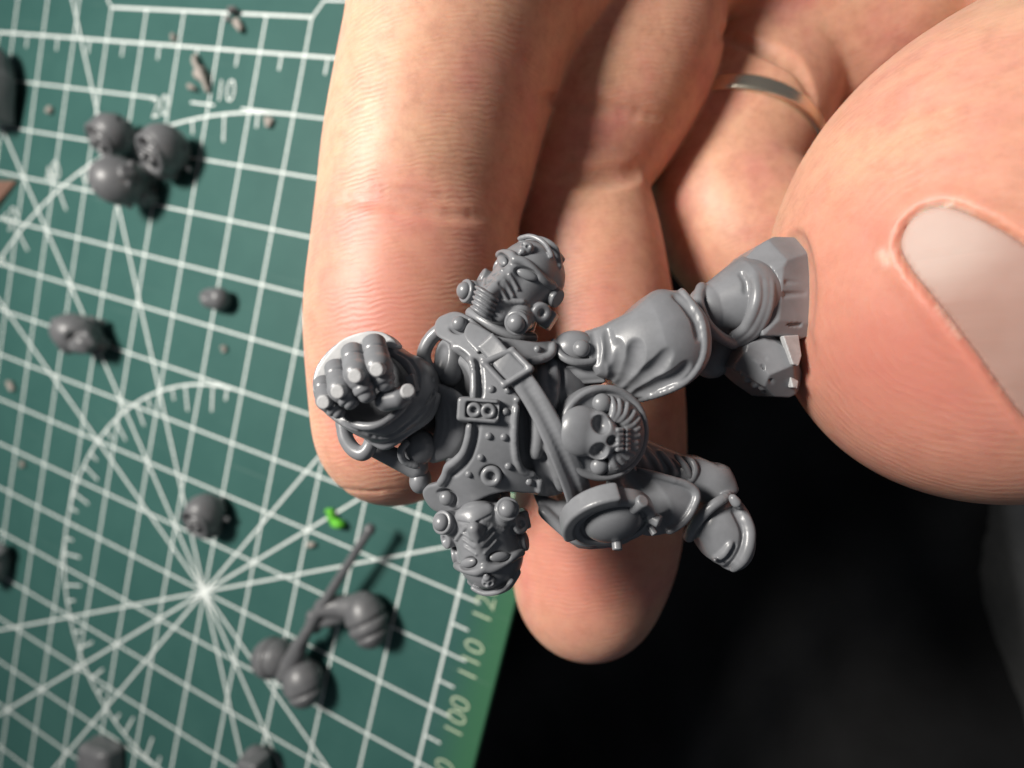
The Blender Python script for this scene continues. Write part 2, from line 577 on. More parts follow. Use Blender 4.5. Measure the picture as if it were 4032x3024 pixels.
class Sheet:
    def __init__(s): s.v = []; s.f = []; s.z = 0.003
    def line(s, a, b, w=LW, dz=0.0):
        a = np.array(a, float); b = np.array(b, float); t = (b - a) / np.linalg.norm(b - a); n = np.array([-t[1], t[0]]) * w / 2
        k = len(s.v); z = s.z + dz
        for p in (a - n, b - n, b + n, a + n): s.v.append((p[0], p[1], z))
        s.f.append((k, k + 1, k + 2, k + 3))
    def arc(s, r, a0, a1, w=LW, n=90):
        k = len(s.v)
        for i in range(n + 1):
            t = math.radians(a0 + (a1 - a0) * i / n)
            s.v.append(((r - w/2) * math.cos(t), (r - w/2) * math.sin(t), s.z)); s.v.append(((r + w/2) * math.cos(t), (r + w/2) * math.sin(t), s.z))
        for i in range(n): s.f.append((k + 2*i, k + 2*i + 1, k + 2*i + 3, k + 2*i + 2))
    def tick(s, r, a, l, w=LW):
        t = math.radians(a); c = np.array([math.cos(t), math.sin(t)])
        s.line(c * r, c * (r - l), w)
    def build(s, name, mat=M_INK):
        # every printed stroke is a piece of its own
        runs = [[0]]
        for i in range(1, len(s.f)):
            (runs[-1].append(i) if set(s.f[i]) & set(s.f[i - 1]) else runs.append([i]))
        for r in runs:
            lo = min(min(s.f[i]) for i in r); hi = max(max(s.f[i]) for i in r) + 1
            link(name, raw_mesh(name, s.v[lo:hi], [tuple(k - lo for k in s.f[i]) for i in r], mat, False), mat_o)


s = Sheet(); s.z = 0.0030
for i in range(-16, 5):
    s.line((i, -14), (i, 10.64 if -5 <= i <= 0 else 14))
s.line((5, -14), (5, 14), LW * 1.25)
s.build('grid_line')
s = Sheet(); s.z = 0.0050
for j in range(-13, 15):
    w = LW * (1.35 if j == 10 else 1.0)
    if j == 9:
        s.line((-16, j), (-3.35, j)); s.line((-2.45, j), (-1.85, j)); s.line((-1.2, j), (5.4, j))
    else:
        s.line((-16, j), (5.38, j), w)
    s.line((5.0, j + 0.5), (5.30, j + 0.5))
for i in range(-16, 6):
    s.line((i + 0.5, 10), (i + 0.5, 9.72), LW)
s.line((-5.03, 10.64), (0.0, 10.64), LW * 1.4); s.line((0.0, 10.62), (0.2, 10.92)); s.line((0.2, 10.92), (5.0, 10.95))
s.line((-5.0, 10.62), (-5.25, 10.92)); s.line((-5.25, 10.92), (-9, 10.95))
s.build('grid_line')
s = Sheet()
for k, a in enumerate((30, 45, 60, 120, 135, 150)):
    s.z = 0.0070 + 0.0006 * k
    t = math.radians(a); c = np.array([math.cos(t), math.sin(t)])
    L1 = min(5.0 / abs(c[0]) if c[0] > 0 else 15, 14); L2 = min(5.0 / abs(c[0]) if c[0] < 0 else 15, 15)
    s.line(-c * L2, c * L1, LW * 1.15)
s.build('angle_line')
s = Sheet(); s.z = 0.0110
s.arc(4, 90, 270, LW * 1.15, 160); s.arc(9, 90, 270, LW * 1.25, 200)
s.build('protractor_arc')
s = Sheet(); s.z = 0.0122
for a in range(95, 270, 5):
    if a % 15 == 0 and a % 90 != 0: continue
    s.tick(4, a, 0.5 if a % 10 == 0 else 0.25)
for a in range(95, 270, 5):
    if a % 30 == 0 or a % 45 == 0: continue
    s.tick(9, a, 0.5 if a % 10 == 0 else 0.27)
s.build('protractor_tick')


def text(body, x, y, size, ang, mat, xs=1.0):
    cu = bpy.data.curves.new('n', 'FONT'); cu.body = body; cu.size = size; cu.align_x = 'CENTER'; cu.align_y = 'CENTER'; cu.offset = -0.010
    o = bpy.data.objects.new('n', cu); COL.objects.link(o)
    bpy.context.view_layer.update()
    me = bpy.data.meshes.new_from_object(o.evaluated_get(bpy.context.evaluated_depsgraph_get()))
    bpy.data.objects.remove(o)
    me.name = 'printed_number'; me.materials.clear(); me.materials.append(mat)
    t = link('printed_number', me, mat_o, (x, y, 0.0140), (0, 0, math.radians(ang)))
    t.scale = (xs, 1, 1)


for j in range(-4, 12):
    text(str(100 + 10 * j), 5.48, j + 0.06, 0.48, 90, M_INK2)
for k in range(1, 9):
    a = 90 + 10 * k
    if k in (3, 6): continue
    text(str(10 * k), 9.40 * math.cos(math.radians(a)), 9.40 * math.sin(math.radians(a)), 0.58, a - 90 - 6, M_INK, 0.85)
# ================================================================ the hand
def chain(g, pts, k):
    P = [q(p[0], p[1], p[2]) for p in pts]; R = [p[3] / 100 * sc(p[2]) for p in pts]
    n = 5
    PP = spline(P, n); RR = [float(r[0]) for r in spline([np.array([r]) for r in R], n)]
    tube(g, PP, RR, k, 0.5)


INDEX = [(1560, 1690, -5.2, 292), (1605, 1480, -5.6, 352), (1625, 1240, -6.0, 382), (1648, 1000, -6.3, 376), (1660, 820, -6.5, 366), (1705, 600, -6.5, 388), (1790, 250, -6.6, 405), (1930, -90, -6.8, 445), (2400, -330, -9.0, 440), (3000, -520, -14.0, 480)]
MIDDLE = [(2305, 2300, -9.5, 272), (2345, 2080, -10.0, 312), (2362, 1700, -10.2, 312), (2345, 1350, -10.2, 300), (2300, 1000, -10.4, 288), (2285, 690, -10.9, 246), (2365, 480, -10.8, 300), (2450, 220, -10.9, 358), (2520, -80, -11.2, 345), (2900, -480, -14.0, 400)]
RING = [(3065, 1110, -12.0, 235), (2960, 960, -12.5, 285), (2860, 815, -13.2, 276), (2850, 715, -13.8, 268), (2900, 540, -14.2, 292), (3000, 330, -15.2, 285), (3160, 50, -17.0, 300), (3420, -250, -19.0, 400)]
PINKY = [(3300, 1000, -15.0, 190), (3270, 780, -15.5, 210), (3330, 560, -16.5, 225), (3480, 300, -18.0, 240), (3700, 0, -19.0, 320)]
THUMB = [(3835, 1365, 0.7, 600), (3790, 1180, 0.6, 655), (3800, 1010, 0.4, 672), (3895, 770, 0.0, 645), (4180, 540, -0.8, 600), (4620, 250, -2.5, 620), (4900, -150, -6.0, 640), (4700, -500, -10.0, 640)]
hg = Grid(q(900, 2700, -2) * [1, 1, 0] + [-1, -3, -25], [30.5, 25.5, 8], 0.125)
for f_ in (INDEX, MIDDLE, RING, PINKY):
    chain(hg, f_, 0.35)
# palm behind and above the fingers
hg.add(ell(q(3450, -330, -19.0), (14.5, 8.4, 5.0), rotm(0, 0, -12)), 1.5)
hg.add(ell(q(3120, 20, -17.2), (6.0, 4.2, 3.4), rotm(0, 0, -24)), 1.0)
hg.add(ell(q(4300, -300, -14), (8, 7, 6)), 2.0)
hg.add(cap(q(2880, -170, -12.6), q(3430, 110, -13.2), 4.2, 5.2), 0.5)
hg.add(ell(q(3850, -40, -15), (8, 6, 4)), 1.0)
hg.add(cap(q(3650, -280, -18), q(4550, 150, -6), 6.0, 6.0), 1.5)
chain(hg, THUMB, 0.8)
hg.cut(ell(q(3118, 1150, 0.5), (0.42, 2.2, 1.4)), 0.45)
hg.cut(ell(q(3112, 1420, 0.3), (0.40, 1.3, 1.2)), 0.45)
# creases at the finger joints
def crease(pts, r, k=0.35):
    cuttube(hg, spline([q(*p) for p in pts], 5), r, k)
def crease_on(ch, pts, r, lift=0.05, k=0.35):
    P = [hit(hg, x, y, -3.0, zmax=ch) + [0, 0, lift] for (x, y) in spline([np.array(t, float) for t in pts], 4)]
    n = len(P); rr = [max(0.02, r * math.sin(math.pi * (i + 0.6) / (n + 0.2))**0.6) for i in range(n)]
    cuttube(hg, P, rr, k)
crease_on(9, [(1290, 790), (1450, 785), (1600, 800), (1780, 840), (1930, 860)], 0.42, 0.37, 0.3)
crease_on(9, [(1400, 745), (1550, 745), (1700, 770), (1850, 800)], 0.30, 0.27, 0.25)
crease_on(9, [(1275, 1890), (1340, 1925), (1460, 1938), (1570, 1930)], 0.10, 0.07, 0.1)
crease_on(9, [(2130, 400), (2260, 415), (2400, 435), (2600, 480)], 0.40, 0.34, 0.3)
crease_on(9, [(2140, 680), (2300, 690), (2440, 685), (2530, 676)], 0.60, 0.42, 0.5)

crease_on(9, [(2835, 135), (2930, 165), (3050, 210), (3150, 275), (3215, 410)], 0.45, 0.12, 0.35)

# thumb nail: a plate in the thumb's surface
NAILP = [(3545, 985), (3552, 920), (3590, 862), (3660, 820), (3740, 815), (3850, 855), (3980, 925), (4120, 1030), (4280, 1200), (4330, 1450), (4280, 1700), (4150, 1745), (4032, 1650), (3940, 1530), (3850, 1405), (3760, 1285), (3670, 1170), (3590, 1070)]
np2 = poly2([tuple(p[:2]) for p in spline([np.array(p, float) / 100 for p in NAILP], 3, True)])
def nail_d(x, y, z):
    s_ = 1 - z * U / D0
    X = (20.16 + x / s_); Y = (15.12 - y / s_)
    X, Y = np.broadcast_arrays(X, Y)
    return np2(X.astype(np.float32), Y.astype(np.float32))
sl = hg._sl((9, -8, 2.2), (25, 8, 8), 0)
thumb_d = hg.d[sl].copy()
pd = nail_d(hg.x[sl[0]], hg.y[:, sl[1]], hg.z[:, :, sl[2]])
fold = 0.10 * np.exp(-((pd + 0.01) / 0.08)**2) + 0.15 / (1 + np.exp(np.clip(pd / 0.05, -30, 30))) - 0.10 * np.exp(-((pd - 0.40) / 0.45)**2)
hg.d[sl] = thumb_d + fold
# a little uneven flesh everywhere
hv, ht, hq = hg.mesh()
hand = bpy.data.objects.new('hand', None)
hme = grid_mesh('hand', hg, M_SKIN, U, HOFF)
hand = link('hand', hme)
hand.matrix_world = FRAME @ Matrix.Translation(Vector(HOFF * U))
tag(hand, 'bare hand, palm side up, fingers behind the grey figurine and thumb pressing its boots', 'hand')
co = np.empty(len(hme.vertices) * 3, np.float32); hme.vertices.foreach_get('co', co); co = co.reshape(-1, 3) / U + HOFF
pk = np.zeros(len(co))
def blob(c, r, w):
    global pk
    pk = np.maximum(pk, w * np.exp(-(((co - c) / r)**2).sum(1)))
blob(q(1500, 1350, -1.5), (3.6, 5.5, 6), 0.75)
blob(q(2250, 2200, -6), (4.5, 4.2, 6), 0.7)
blob(q(3560, 1400, 4), (4.0, 4.6, 6), 0.85)
blob(q(3500, 960, 4), (2.4, 2.4, 6), 0.6)
blob(q(3800, 700, 4), (3.0, 1.6, 6), 0.2)
blob(q(3750, 1800, 3), (4.0, 2.0, 5), 0.6)
blob(q(2350, 1200, -6), (3.5, 3.5, 6), 0.3)
pl_ = np.zeros(len(co)); sc_ = 1 - co[:, 2] * U / D0
cpx = 2016 + 100 * co[:, 0] / sc_; cpy = 1512 - 100 * co[:, 1] / sc_; isth = (co[:, 2] > 1.5) & (cpx > 3000)
def seg(a, b, w, amp):
    global pl_
    a = np.array(a, float); b = np.array(b, float); t = np.clip(((cpx - a[0]) * (b - a)[0] + (cpy - a[1]) * (b - a)[1]) / ((b - a) @ (b - a)), 0, 1)
    d = np.hypot(cpx - a[0] - t * (b - a)[0], cpy - a[1] - t * (b - a)[1])
    pl_ = np.maximum(pl_, np.where(isth, amp * np.exp(-(d / w)**2), 0))
seg((3600, 868), (3660, 812), 14, 0.8); seg((3660, 812), (3745, 806), 13, 0.8); seg((3745, 806), (3830, 838), 10, 0.4); seg((3475, 1000), (3490, 1030), 22, 0.55); seg((3690, 1210), (3780, 1330), 9, 0.35)
at = hme.attributes.new('pale', 'FLOAT', 'POINT'); at.data.foreach_set('value', pl_.astype(np.float32))
th_ = np.clip((cpx - 3080) / 60, 0, 1) * (co[:, 2] > -5)
at = hme.attributes.new('thumb', 'FLOAT', 'POINT'); at.data.foreach_set('value', th_.astype(np.float32))
at = hme.attributes.new('pink', 'FLOAT', 'POINT'); at.data.foreach_set('value', pk.astype(np.float32))

ng = Grid((11, -5.5, 2.4), (23, 7.5, 7.4), 0.09)
tg = Grid((11, -5.5, 2.4), (23, 7.5, 7.4), 0.09)
chain(tg, THUMB, 0.8)
pdn = nail_d(tg.x, tg.y, tg.z) + 0.05
dz = np.abs(tg.d + 0.06) - 0.12
rd = 0.07
ng.d = (np.sqrt(np.maximum(pdn + rd, 0)**2 + np.maximum(dz + rd, 0)**2) + np.minimum(np.maximum(pdn + rd, dz + rd), 0) - rd).astype(np.float32)
m_, nt_, p_ = new_mat('nail')
tc_ = N(nt_, 'ShaderNodeTexCoord')
n_ = noise(nt_, tc_.outputs['Object'], 3.0, 3, 0.5)
r_ = ramp(nt_, n_.outputs['Fac'], [(0.35, (0.385, 0.235, 0.195)), (0.65, (0.43, 0.28, 0.24))])
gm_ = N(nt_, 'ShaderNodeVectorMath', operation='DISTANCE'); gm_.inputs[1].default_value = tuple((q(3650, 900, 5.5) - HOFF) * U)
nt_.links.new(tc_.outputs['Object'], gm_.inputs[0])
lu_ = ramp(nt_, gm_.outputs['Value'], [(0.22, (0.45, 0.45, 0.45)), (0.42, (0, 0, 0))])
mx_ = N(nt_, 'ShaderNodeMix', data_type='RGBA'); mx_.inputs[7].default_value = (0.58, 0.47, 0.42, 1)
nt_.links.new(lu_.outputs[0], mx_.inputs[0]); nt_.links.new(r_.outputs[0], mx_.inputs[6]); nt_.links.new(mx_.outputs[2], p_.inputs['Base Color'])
mpn_ = N(nt_, 'ShaderNodeMapping'); mpn_.inputs['Rotation'].default_value = (0, 0, math.radians(52)); mpn_.inputs['Scale'].default_value = (0.6, 26, 1)
nt_.links.new(tc_.outputs['Object'], mpn_.inputs[0])
nn_ = noise(nt_, mpn_.outputs[0], 1.0, 3, 0.6)
bn_ = N(nt_, 'ShaderNodeBump'); bn_.inputs['Strength'].default_value = 0.25; bn_.inputs['Distance'].default_value = 0.006
nt_.links.new(nn_.outputs['Fac'], bn_.inputs['Height']); nt_.links.new(bn_.outputs[0], p_.inputs['Normal'])
p_.inputs['Specular IOR Level'].default_value = 0.35
p_.inputs['Subsurface Weight'].default_value = 0.6; p_.inputs['Subsurface Scale'].default_value = 0.05
p_.inputs['Subsurface Radius'].default_value = (1, 0.45, 0.35)
p_.inputs['Roughness'].default_value = 0.56
nail = link('thumb_nail', grid_mesh('thumb_nail', ng, m_, U, HOFF), hand)
del hv, ht, hq, tg, ng

# the ring on the ring finger
m_, nt_, p_ = new_mat('worn_gold')
p_.inputs['Base Color'].default_value = (0.82, 0.73, 0.58, 1); p_.inputs['Metallic'].default_value = 0.95; p_.inputs['Roughness'].default_value = 0.26
sp_ = spline([q(*r_[:3]) for r_ in RING], 20); sr_ = [float(v[0]) for v in spline([np.array([r_[3] / 100 * sc(r_[2])]) for r_ in RING], 20)]
k_ = 20 * 3 + 17; RC = sp_[k_]; ax_ = sp_[k_ + 2] - sp_[k_ - 2]; ax_ = ax_ / np.linalg.norm(ax_)
rg = Grid(RC - 6.6, RC + 6.6, 0.1)
RR_ = sr_[k_] + 0.12
rg.add(cyl(RC - ax_ * 0.55, RC + ax_ * 0.55, RR_ + 0.30, 0.22))
rg.cut(cyl(RC - ax_ * 1.2, RC + ax_ * 1.2, RR_ - 0.02, 0.05), 0.12)
ring = link('finger_ring', grid_mesh('finger_ring', rg, m_, U, RC))
ring.matrix_world = FRAME @ Matrix.Translation(Vector(RC * U))
tag(ring, 'plain pale metal band worn on the ring finger', 'ring')
# ================================================================ the figurine
FOFF = q(3120, 1300, 0.0)
fig = link('figurine', None)
fig.empty_display_size = 0.2
fig.matrix_world = FRAME @ Matrix.Translation(Vector(FOFF * U))
tag(fig, 'grey plastic figurine with a fist for a head and masked heads for arms', 'figurine')


def part(name, g, mat=None, parent=None, label=None):
    par = parent or fig
    off = FOFF if parent is None else np.array(parent['_org'])
    return link(name, grid_mesh(name, g, mat or M_GREY, U, off), par, label=label)


def partc(name, g, org, mat=None, label=None):
    """part with its own origin, so that sub-parts can hang on it"""
    o = link(name, grid_mesh(name, g, mat or M_GREY, U, org), fig, tuple((np.asarray(org) - FOFF) * U), label=label)
    o['_org'] = [float(v) for v in org]
    return o


V = 0.038
# ---- shared small meshes
gr = Grid((-0.5, -0.5, -0.4), (0.5, 0.5, 0.5), 0.04); gr.add(ell((0, 0, 0), (0.32, 0.32, 0.26)))
ME_RIVET = grid_mesh('rivet', gr, M_GREY, U)
gr = Grid((-0.6, -0.6, -0.4), (0.6, 0.6, 0.5), 0.03); gr.add(tor((0, 0, 0.05), (0, 0, 1), 0.26, 0.12)); gr.add(cyl((0, 0, -0.2), (0, 0, -0.04), 0.3))
ME_EYELET = grid_mesh('eyelet', gr, M_GREY, U)
gr = Grid((-0.5, -0.5, -0.4), (0.5, 0.5, 0.5), 0.03); gr.add(cyl((0, 0, -0.25), (0, 0, 0.28), 0.27, 0.06))
ME_BOLT = grid_mesh('bolt', gr, M_CUT_GLINT, U)


def small(name, me, p, parent, size=1.0, rot=None):
    org = np.array(parent['_org'])
    o = link(name, me, parent, tuple((np.asarray(p) - org) * U), rot)
    o.scale = (size,) * 3
    return o


# ---- torso under the plates
g = Grid(*box_of([(1600, 1200), (2420, 2080)], -1.6, 3.2), 0.06)
g.add(ell(q(1930, 1640, 0.5), (2.1, 3.0, 1.75)))
g.add(ell(q(2150, 1670, 0.8), (2.0, 2.7, 1.75)), 0.6)
g.cut(ell(q(1770, 1615, 1.9), (0.85, 1.95, 1.5)), 0.2)
base = g.clone(); base.d = g.d.copy()
for pts, r in (([(2062, 1450), (2058, 1600), (2060, 1750), (2085, 1850)], 0.14), ([(2140, 1640), (2150, 1720), (2145, 1810)], 0.10), ([(2195, 1440), (2200, 1540), (2190, 1640)], 0.13), ([(2100, 1800), (2150, 1870), (2180, 1950)], 0.12), ([(2230, 1550), (2215, 1640)], 0.1)):
    groove(g, pts, r, 0.0, 0.2, src=base)
for pts, r in (([(2105, 1600), (2118, 1700), (2108, 1790)], 0.16), ([(2172, 1420), (2182, 1500), (2172, 1600)], 0.15), ([(2130, 1450), (2140, 1540), (2165, 1620)], 0.13), ([(2165, 1750), (2195, 1830), (2215, 1920)], 0.15)):
    stroke(g, pts, r, -0.02, 0.2, src=base)
part('torso', g)

# ---- breast plate
XC, YC = q(1950, 1625, 2.9)[:2]
def HT(x, y): return 3.0 - 0.13 * (x - XC)**2 - 0.105 * (y - YC)**2
PLATE = [(1745, 1238), (1790, 1225), (1838, 1240), (1900, 1287), (1960, 1322), (2050, 1338), (2120, 1345), (2182, 1342), (2190, 1370), (2174, 1405), (2130, 1425), (2085, 1432), (2058, 1470), (2044, 1530), (2037, 1620), (2035, 1720), (2041, 1800), (2062, 1850), (2105, 1868), (2134, 1890), (2132, 1936), (2095, 1946), (2000, 1938), (1930, 1952), (1850, 1988), (1780, 2015), (1725, 2020), (1685, 1992), (1662, 1945), (1680, 1915), (1725, 1900), (1745, 1870), (1757, 1830), (1790, 1808), (1820, 1775), (1838, 1720), (1846, 1662), (1850, 1600), (1858, 1560), (1860, 1500), (1855, 1430), (1835, 1395), (1800, 1370), (1765, 1350), (1720, 1322), (1708, 1290), (1720, 1255)]
def onH(px, py):
    z = 2.0
    for _ in range(6):
        p = q(px, py, z); z = float(HT(p[0], p[1]))
    return q(px, py, z)
g = Grid(*box_of([(1600, 1190), (2230, 2060)], 0.2, 3.3), V)
PP = [tuple(onH(*p)[:2]) for p in PLATE]
g.add(slab(spline([np.array(p) for p in PP], 3, True), HT, 0.55, 0.10))
src = g.clone(); src.d = g.d.copy()
stroke(g, [(1790, 1368), (1835, 1398), (1862, 1435), (1868, 1500), (1867, 1565)], 0.12, 0.02, 0.1, src=src)
stroke(g, [(1853, 1660), (1846, 1722), (1826, 1782), (1792, 1818), (1766, 1838), (1754, 1872), (1735, 1902)], 0.12, 0.02, 0.1, src=src)
stroke(g, [(2050, 1500), (2040, 1560), (2030, 1640), (2027, 1720), (2034, 1800), (2055, 1848), (2100, 1868)], 0.09, 0.03, 0.1, src=src)
stroke(g, [(2178, 1356), (2174, 1392), (2140, 1414), (2090, 1424)], 0.10, 0.03, 0.1, src=src)
stroke(g, [(2126, 1892), (2124, 1932)], 0.10, 0.03, 0.1, src=src)
groove(g, [(1885, 1420), (1892, 1500), (1890, 1560)], 0.06, 0.02, 0.12, src=src)
groove(g, [(1878, 1665), (1872, 1722), (1852, 1790), (1820, 1840), (1785, 1870)], 0.07, 0.02, 0.12, src=src)
for c in ((1808, 1274), (1758, 1962)):
    p = hit(src, *c)
    g.cut(cyl(p + [0, 0, -0.10], p + [0, 0, 0.6], 0.40, 0.05), 0.1)
g.cut(cyl(hit(src, 1935, 1873) + [0, 0, -0.08], hit(src, 1935, 1873) + [0, 0, 0.5], 0.40, 0.05), 0.08)
PORG = q(1950, 1620, 2.5)
plate = partc('breast_plate', g, PORG)
for c, s_ in (((1808, 1274), 0.85), ((1758, 1962), 0.85)):
    small('rivet', ME_RIVET, hit(src, *c) + [0, 0, -0.02], plate, s_)
for c in ((1935, 1533), (2000, 1537), (1990, 1620), (1925, 1717), (1985, 1721), (1893, 1801), (2002, 1835), (1846, 1866), (2116, 1375), (2084, 1897)):
    small('rivet', ME_RIVET, hit(src, *c), plate, 0.42)
small('eyelet', ME_EYELET, hit(src, 1935, 1873) + [0, 0, 0.0], plate, 0.98)

# ---- twin socket box on the plate
g = Grid(*box_of([(1780, 1540), (2000, 1690)], 2.2, 3.5), 0.035)
c = hit(src, 1885, 1614) ; a_ = rotm(0, -4, -4)
g.add(box(c + [0, 0, 0.06], (0.70, 0.40, 0.26), a_, 0.12))
g.add(box(hit(src, 1838, 1612) + [0, 0, 0.0], (0.24, 0.46, 0.28), a_, 0.12), 0.1)
g.cut(box(c + [0.12, 0, 0.36], (0.54, 0.27, 0.22), a_, 0.08), 0.05)
sock = partc('socket_box', g, c)
for dx in (-0.13, 0.35):
    small('eyelet', ME_EYELET, c + a_ @ np.array([dx, 0, 0.16]), sock, 0.68)

# ---- neck opening, collar folds and shoulder sockets
g = Grid(*box_of([(1560, 1220), (1900, 1990)], -1.2, 2.4), 0.05)
tube(g, spline([q(1745, 1290, 0.9), q(1695, 1335, 0.8), q(1668, 1400, 0.7), q(1690, 1470, 0.6)], 5), 0.27)
g.add(ell(q(1772, 1425, 0.7), (0.62, 0.95, 0.7)), 0.1)
g.cut(ell(q(1718, 1420, 1.25), (0.38, 0.75, 0.55), rotm(0, 0, -15)), 0.15)
for k in range(7):
    x0 = 1725 + 13 * k
    tube(g, spline([q(x0 - 30, 1520 + 6 * k, 1.0 + 0.06 * k), q(x0 + 12, 1600, 1.25 + 0.08 * k), q(x0 + 14, 1700, 1.2 + 0.08 * k), q(x0 - 20, 1800 - 4 * k, 0.9 + 0.05 * k)], 4), 0.17 if k % 2 else 0.22, 0.15)
g.add(ell(q(1655, 1890, 0.4), (0.42, 0.52, 0.55)), 0.2)
part('collar', g)

# ---- strap with buckle
g = Grid(*box_of([(1840, 1280), (2380, 2020)], 0.4, 3.9), V)
cl = [(1908, 1338), (1942, 1375), (1990, 1430), (2055, 1498), (2105, 1570), (2150, 1650), (2195, 1740), (2235, 1830), (2268, 1910), (2290, 1985)]
wd_ = [42, 43, 44, 46, 47, 49, 52, 54, 56, 56]
zs = [2.72, 2.82, 3.0, 3.1, 3.2, 3.25, 3.2, 3.0, 2.7, 2.3]
L_, R_ = [], []
for i in range(len(cl)):
    a = np.array(cl[max(i - 1, 0)], float); b = np.array(cl[min(i + 1, len(cl) - 1)], float); t = (b - a) / np.linalg.norm(b - a); n_ = np.array([-t[1], t[0]])
    c = np.array(cl[i]); L_.append(q(*(c + n_ * wd_[i]), zs[i])); R_.append(q(*(c - n_ * wd_[i]), zs[i]))
Ls, Rs = spline(L_, 4), spline(R_, 4)
cs_ = [(a + b) / 2 for a, b in zip(Ls, Rs)]
kx_ = np.array([c_[0] - 0.55 * c_[1] for c_ in cs_]); kz_ = np.array([c_[2] + 0.13 for c_ in cs_])
def HSg(x, y):
    X, Y = np.broadcast_arrays(x, y)
    return np.interp((X - 0.55 * Y).ravel(), kx_, kz_).reshape(X.shape)
g.add(slab([tuple(p[:2]) for p in Ls] + [tuple(p[:2]) for p in Rs[::-1]], HSg, 0.30, 0.10))
cm_ = [c_ + np.array([0, 0, 0.24]) for c_ in cs_[13:]]
cuttube(g, cm_, 0.13, 0.12)
SORG = q(2100, 1600, 3)
strap = partc('shoulder_strap', g, SORG)
g = Grid(*box_of([(1800, 1270), (2120, 1550)], 1.6, 4.0), 0.035)
bk = [(1905, 1428), (1986, 1516), (2088, 1452), (2018, 1380)]
bz = [3.0, 3.25, 3.3, 3.0]
for i in range(4):
    g.add(cap(q(*bk[i], bz[i]), q(*bk[(i + 1) % 4], bz[(i + 1) % 4]), 0.115), 0.06)
link('buckle', grid_mesh('buckle', g, M_GREY, U, SORG), strap)
g = Grid(*box_of([(1800, 1230), (2000, 1420)], 1.4, 3.6), 0.04)
g.add(slab(outline([(1838, 1262), (1875, 1270), (1955, 1322), (1960, 1335), (1886, 1388), (1870, 1380), (1822, 1322)], 2.6, 3), lambda x, y: 3.16 - 0.13 * (x - XC)**2 - 0.105 * (y - YC)**2, 0.5, 0.08))
part('strap_tab', g)

# ---- round belt plate with skull relief
DC = q(2378, 1705, 2.7)
TD = rotm(2, 12, 0)
def dl(x, y, z=0.0): return DC + TD @ np.array([x, y, z])
def dp(px, py, z=0.0):
    return dl((px - 2378) / 100 * 0.845, -(py - 1705) / 100 * 0.845, z)
g = Grid(DC - [2.0, 2.0, 1.2], DC + [2.0, 2.0, 1.3], V)
g.add(cyl(dl(0, 0, -0.7), dl(0, 0, 0.0), 1.62, 0.1))
g.add(tor(dl(0, 0, 0.0), TD[:, 2], 1.52, 0.13), 0.05)
disc = partc('belt_plate', g, DC)
for c, s_ in (((2365, 1584), 1.05), ((2357, 1836), 0.95)):
    small('rivet', ME_RIVET, dp(*c, 0.06), disc, s_)
g = Grid(DC - [1.7, 1.7, 0.4], DC + [1.7, 1.7, 1.6], 0.035)
# beard fan
g.add(ell(dp(2400, 1716, -0.05), (1.40, 1.42, 0.46), TD))
e_ = TD[:, 0]; pl = dp(2388, 1716, 0)
g.d = np.maximum(g.d, -((g.x - pl[0]) * e_[0] + (g.y - pl[1]) * e_[1] + (g.z - pl[2]) * e_[2])).astype(np.float32)
rr_ = np.sqrt(np.maximum(((g.x - DC[0])**2 + (g.y - DC[1])**2), 0)) - 1.42
g.d = np.maximum(g.d, rr_).astype(np.float32)
src = g.clone(); src.d = g.d.copy()
for k in range(13):
    t = math.radians(76 - 12.2 * k + random.uniform(-2, 2))
    c0 = np.array([2385, 1718.0]); a0 = c0 + 60 * np.array([math.cos(t), -math.sin(t)]); e = c0 + random.uniform(158, 172) * np.array([math.cos(t + 0.10), -math.sin(t + 0.10) * 0.97])
    mid = (a0 + e) / 2 + 12 * np.array([math.sin(t), math.cos(t)])
    stroke(g, [a0, mid, e], [0.08, 0.115, 0.11, 0.05], 0.0, 0.05, src=src)
g.cut(ell(dp(2408, 1718, 0.5), (0.42, 0.50, 0.32)), 0.06)
link('beard_relief', grid_mesh('beard_relief', g, M_GREY, U, DC), disc)
g = Grid(DC - [1.8, 1.6, 0.4], DC + [1.5, 1.6, 1.7], 0.032)
g.add(ell(dp(2278, 1694, 0.10), (0.84, 0.86, 0.50), TD))
g.add(ell(dp(2352, 1712, 0.30), (0.60, 0.70, 0.46)), 0.2)
g.add(ell(dp(2342, 1640, 0.28), (0.30, 0.22, 0.34)), 0.15)
g.add(ell(dp(2345, 1782, 0.28), (0.30, 0.20, 0.34)), 0.15)
g.add(ell(dp(2400, 1722, 0.36), (0.36, 0.36, 0.36)), 0.15)
g.cut(ell(dp(2334, 1660, 0.68), (0.29, 0.33, 0.42), rotm(0, 0, 20)), 0.08)
g.cut(ell(dp(2330, 1768, 0.64), (0.28, 0.31, 0.40), rotm(0, 0, -20)), 0.08)
g.cut(ell(dp(2378, 1724, 0.74), (0.20, 0.17, 0.26)), 0.05)
for k in range(5):
    y = 1684 + 19 * k
    g.add(cap(dp(2404, y, 0.64), dp(2424, y, 0.60), 0.085), 0.02)
    g.add(cap(dp(2444, y + 3, 0.54), dp(2458, y + 3, 0.48), 0.09), 0.02)
g.add(ell(dp(2445, 1724, 0.25), (0.22, 0.46, 0.25), TD), 0.04); g.cut(cap(dp(2434, 1676, 0.70), dp(2434, 1770, 0.70), 0.05), 0.03)
link('skull_relief', grid_mesh('skull_relief', g, M_GREY, U, DC), disc)

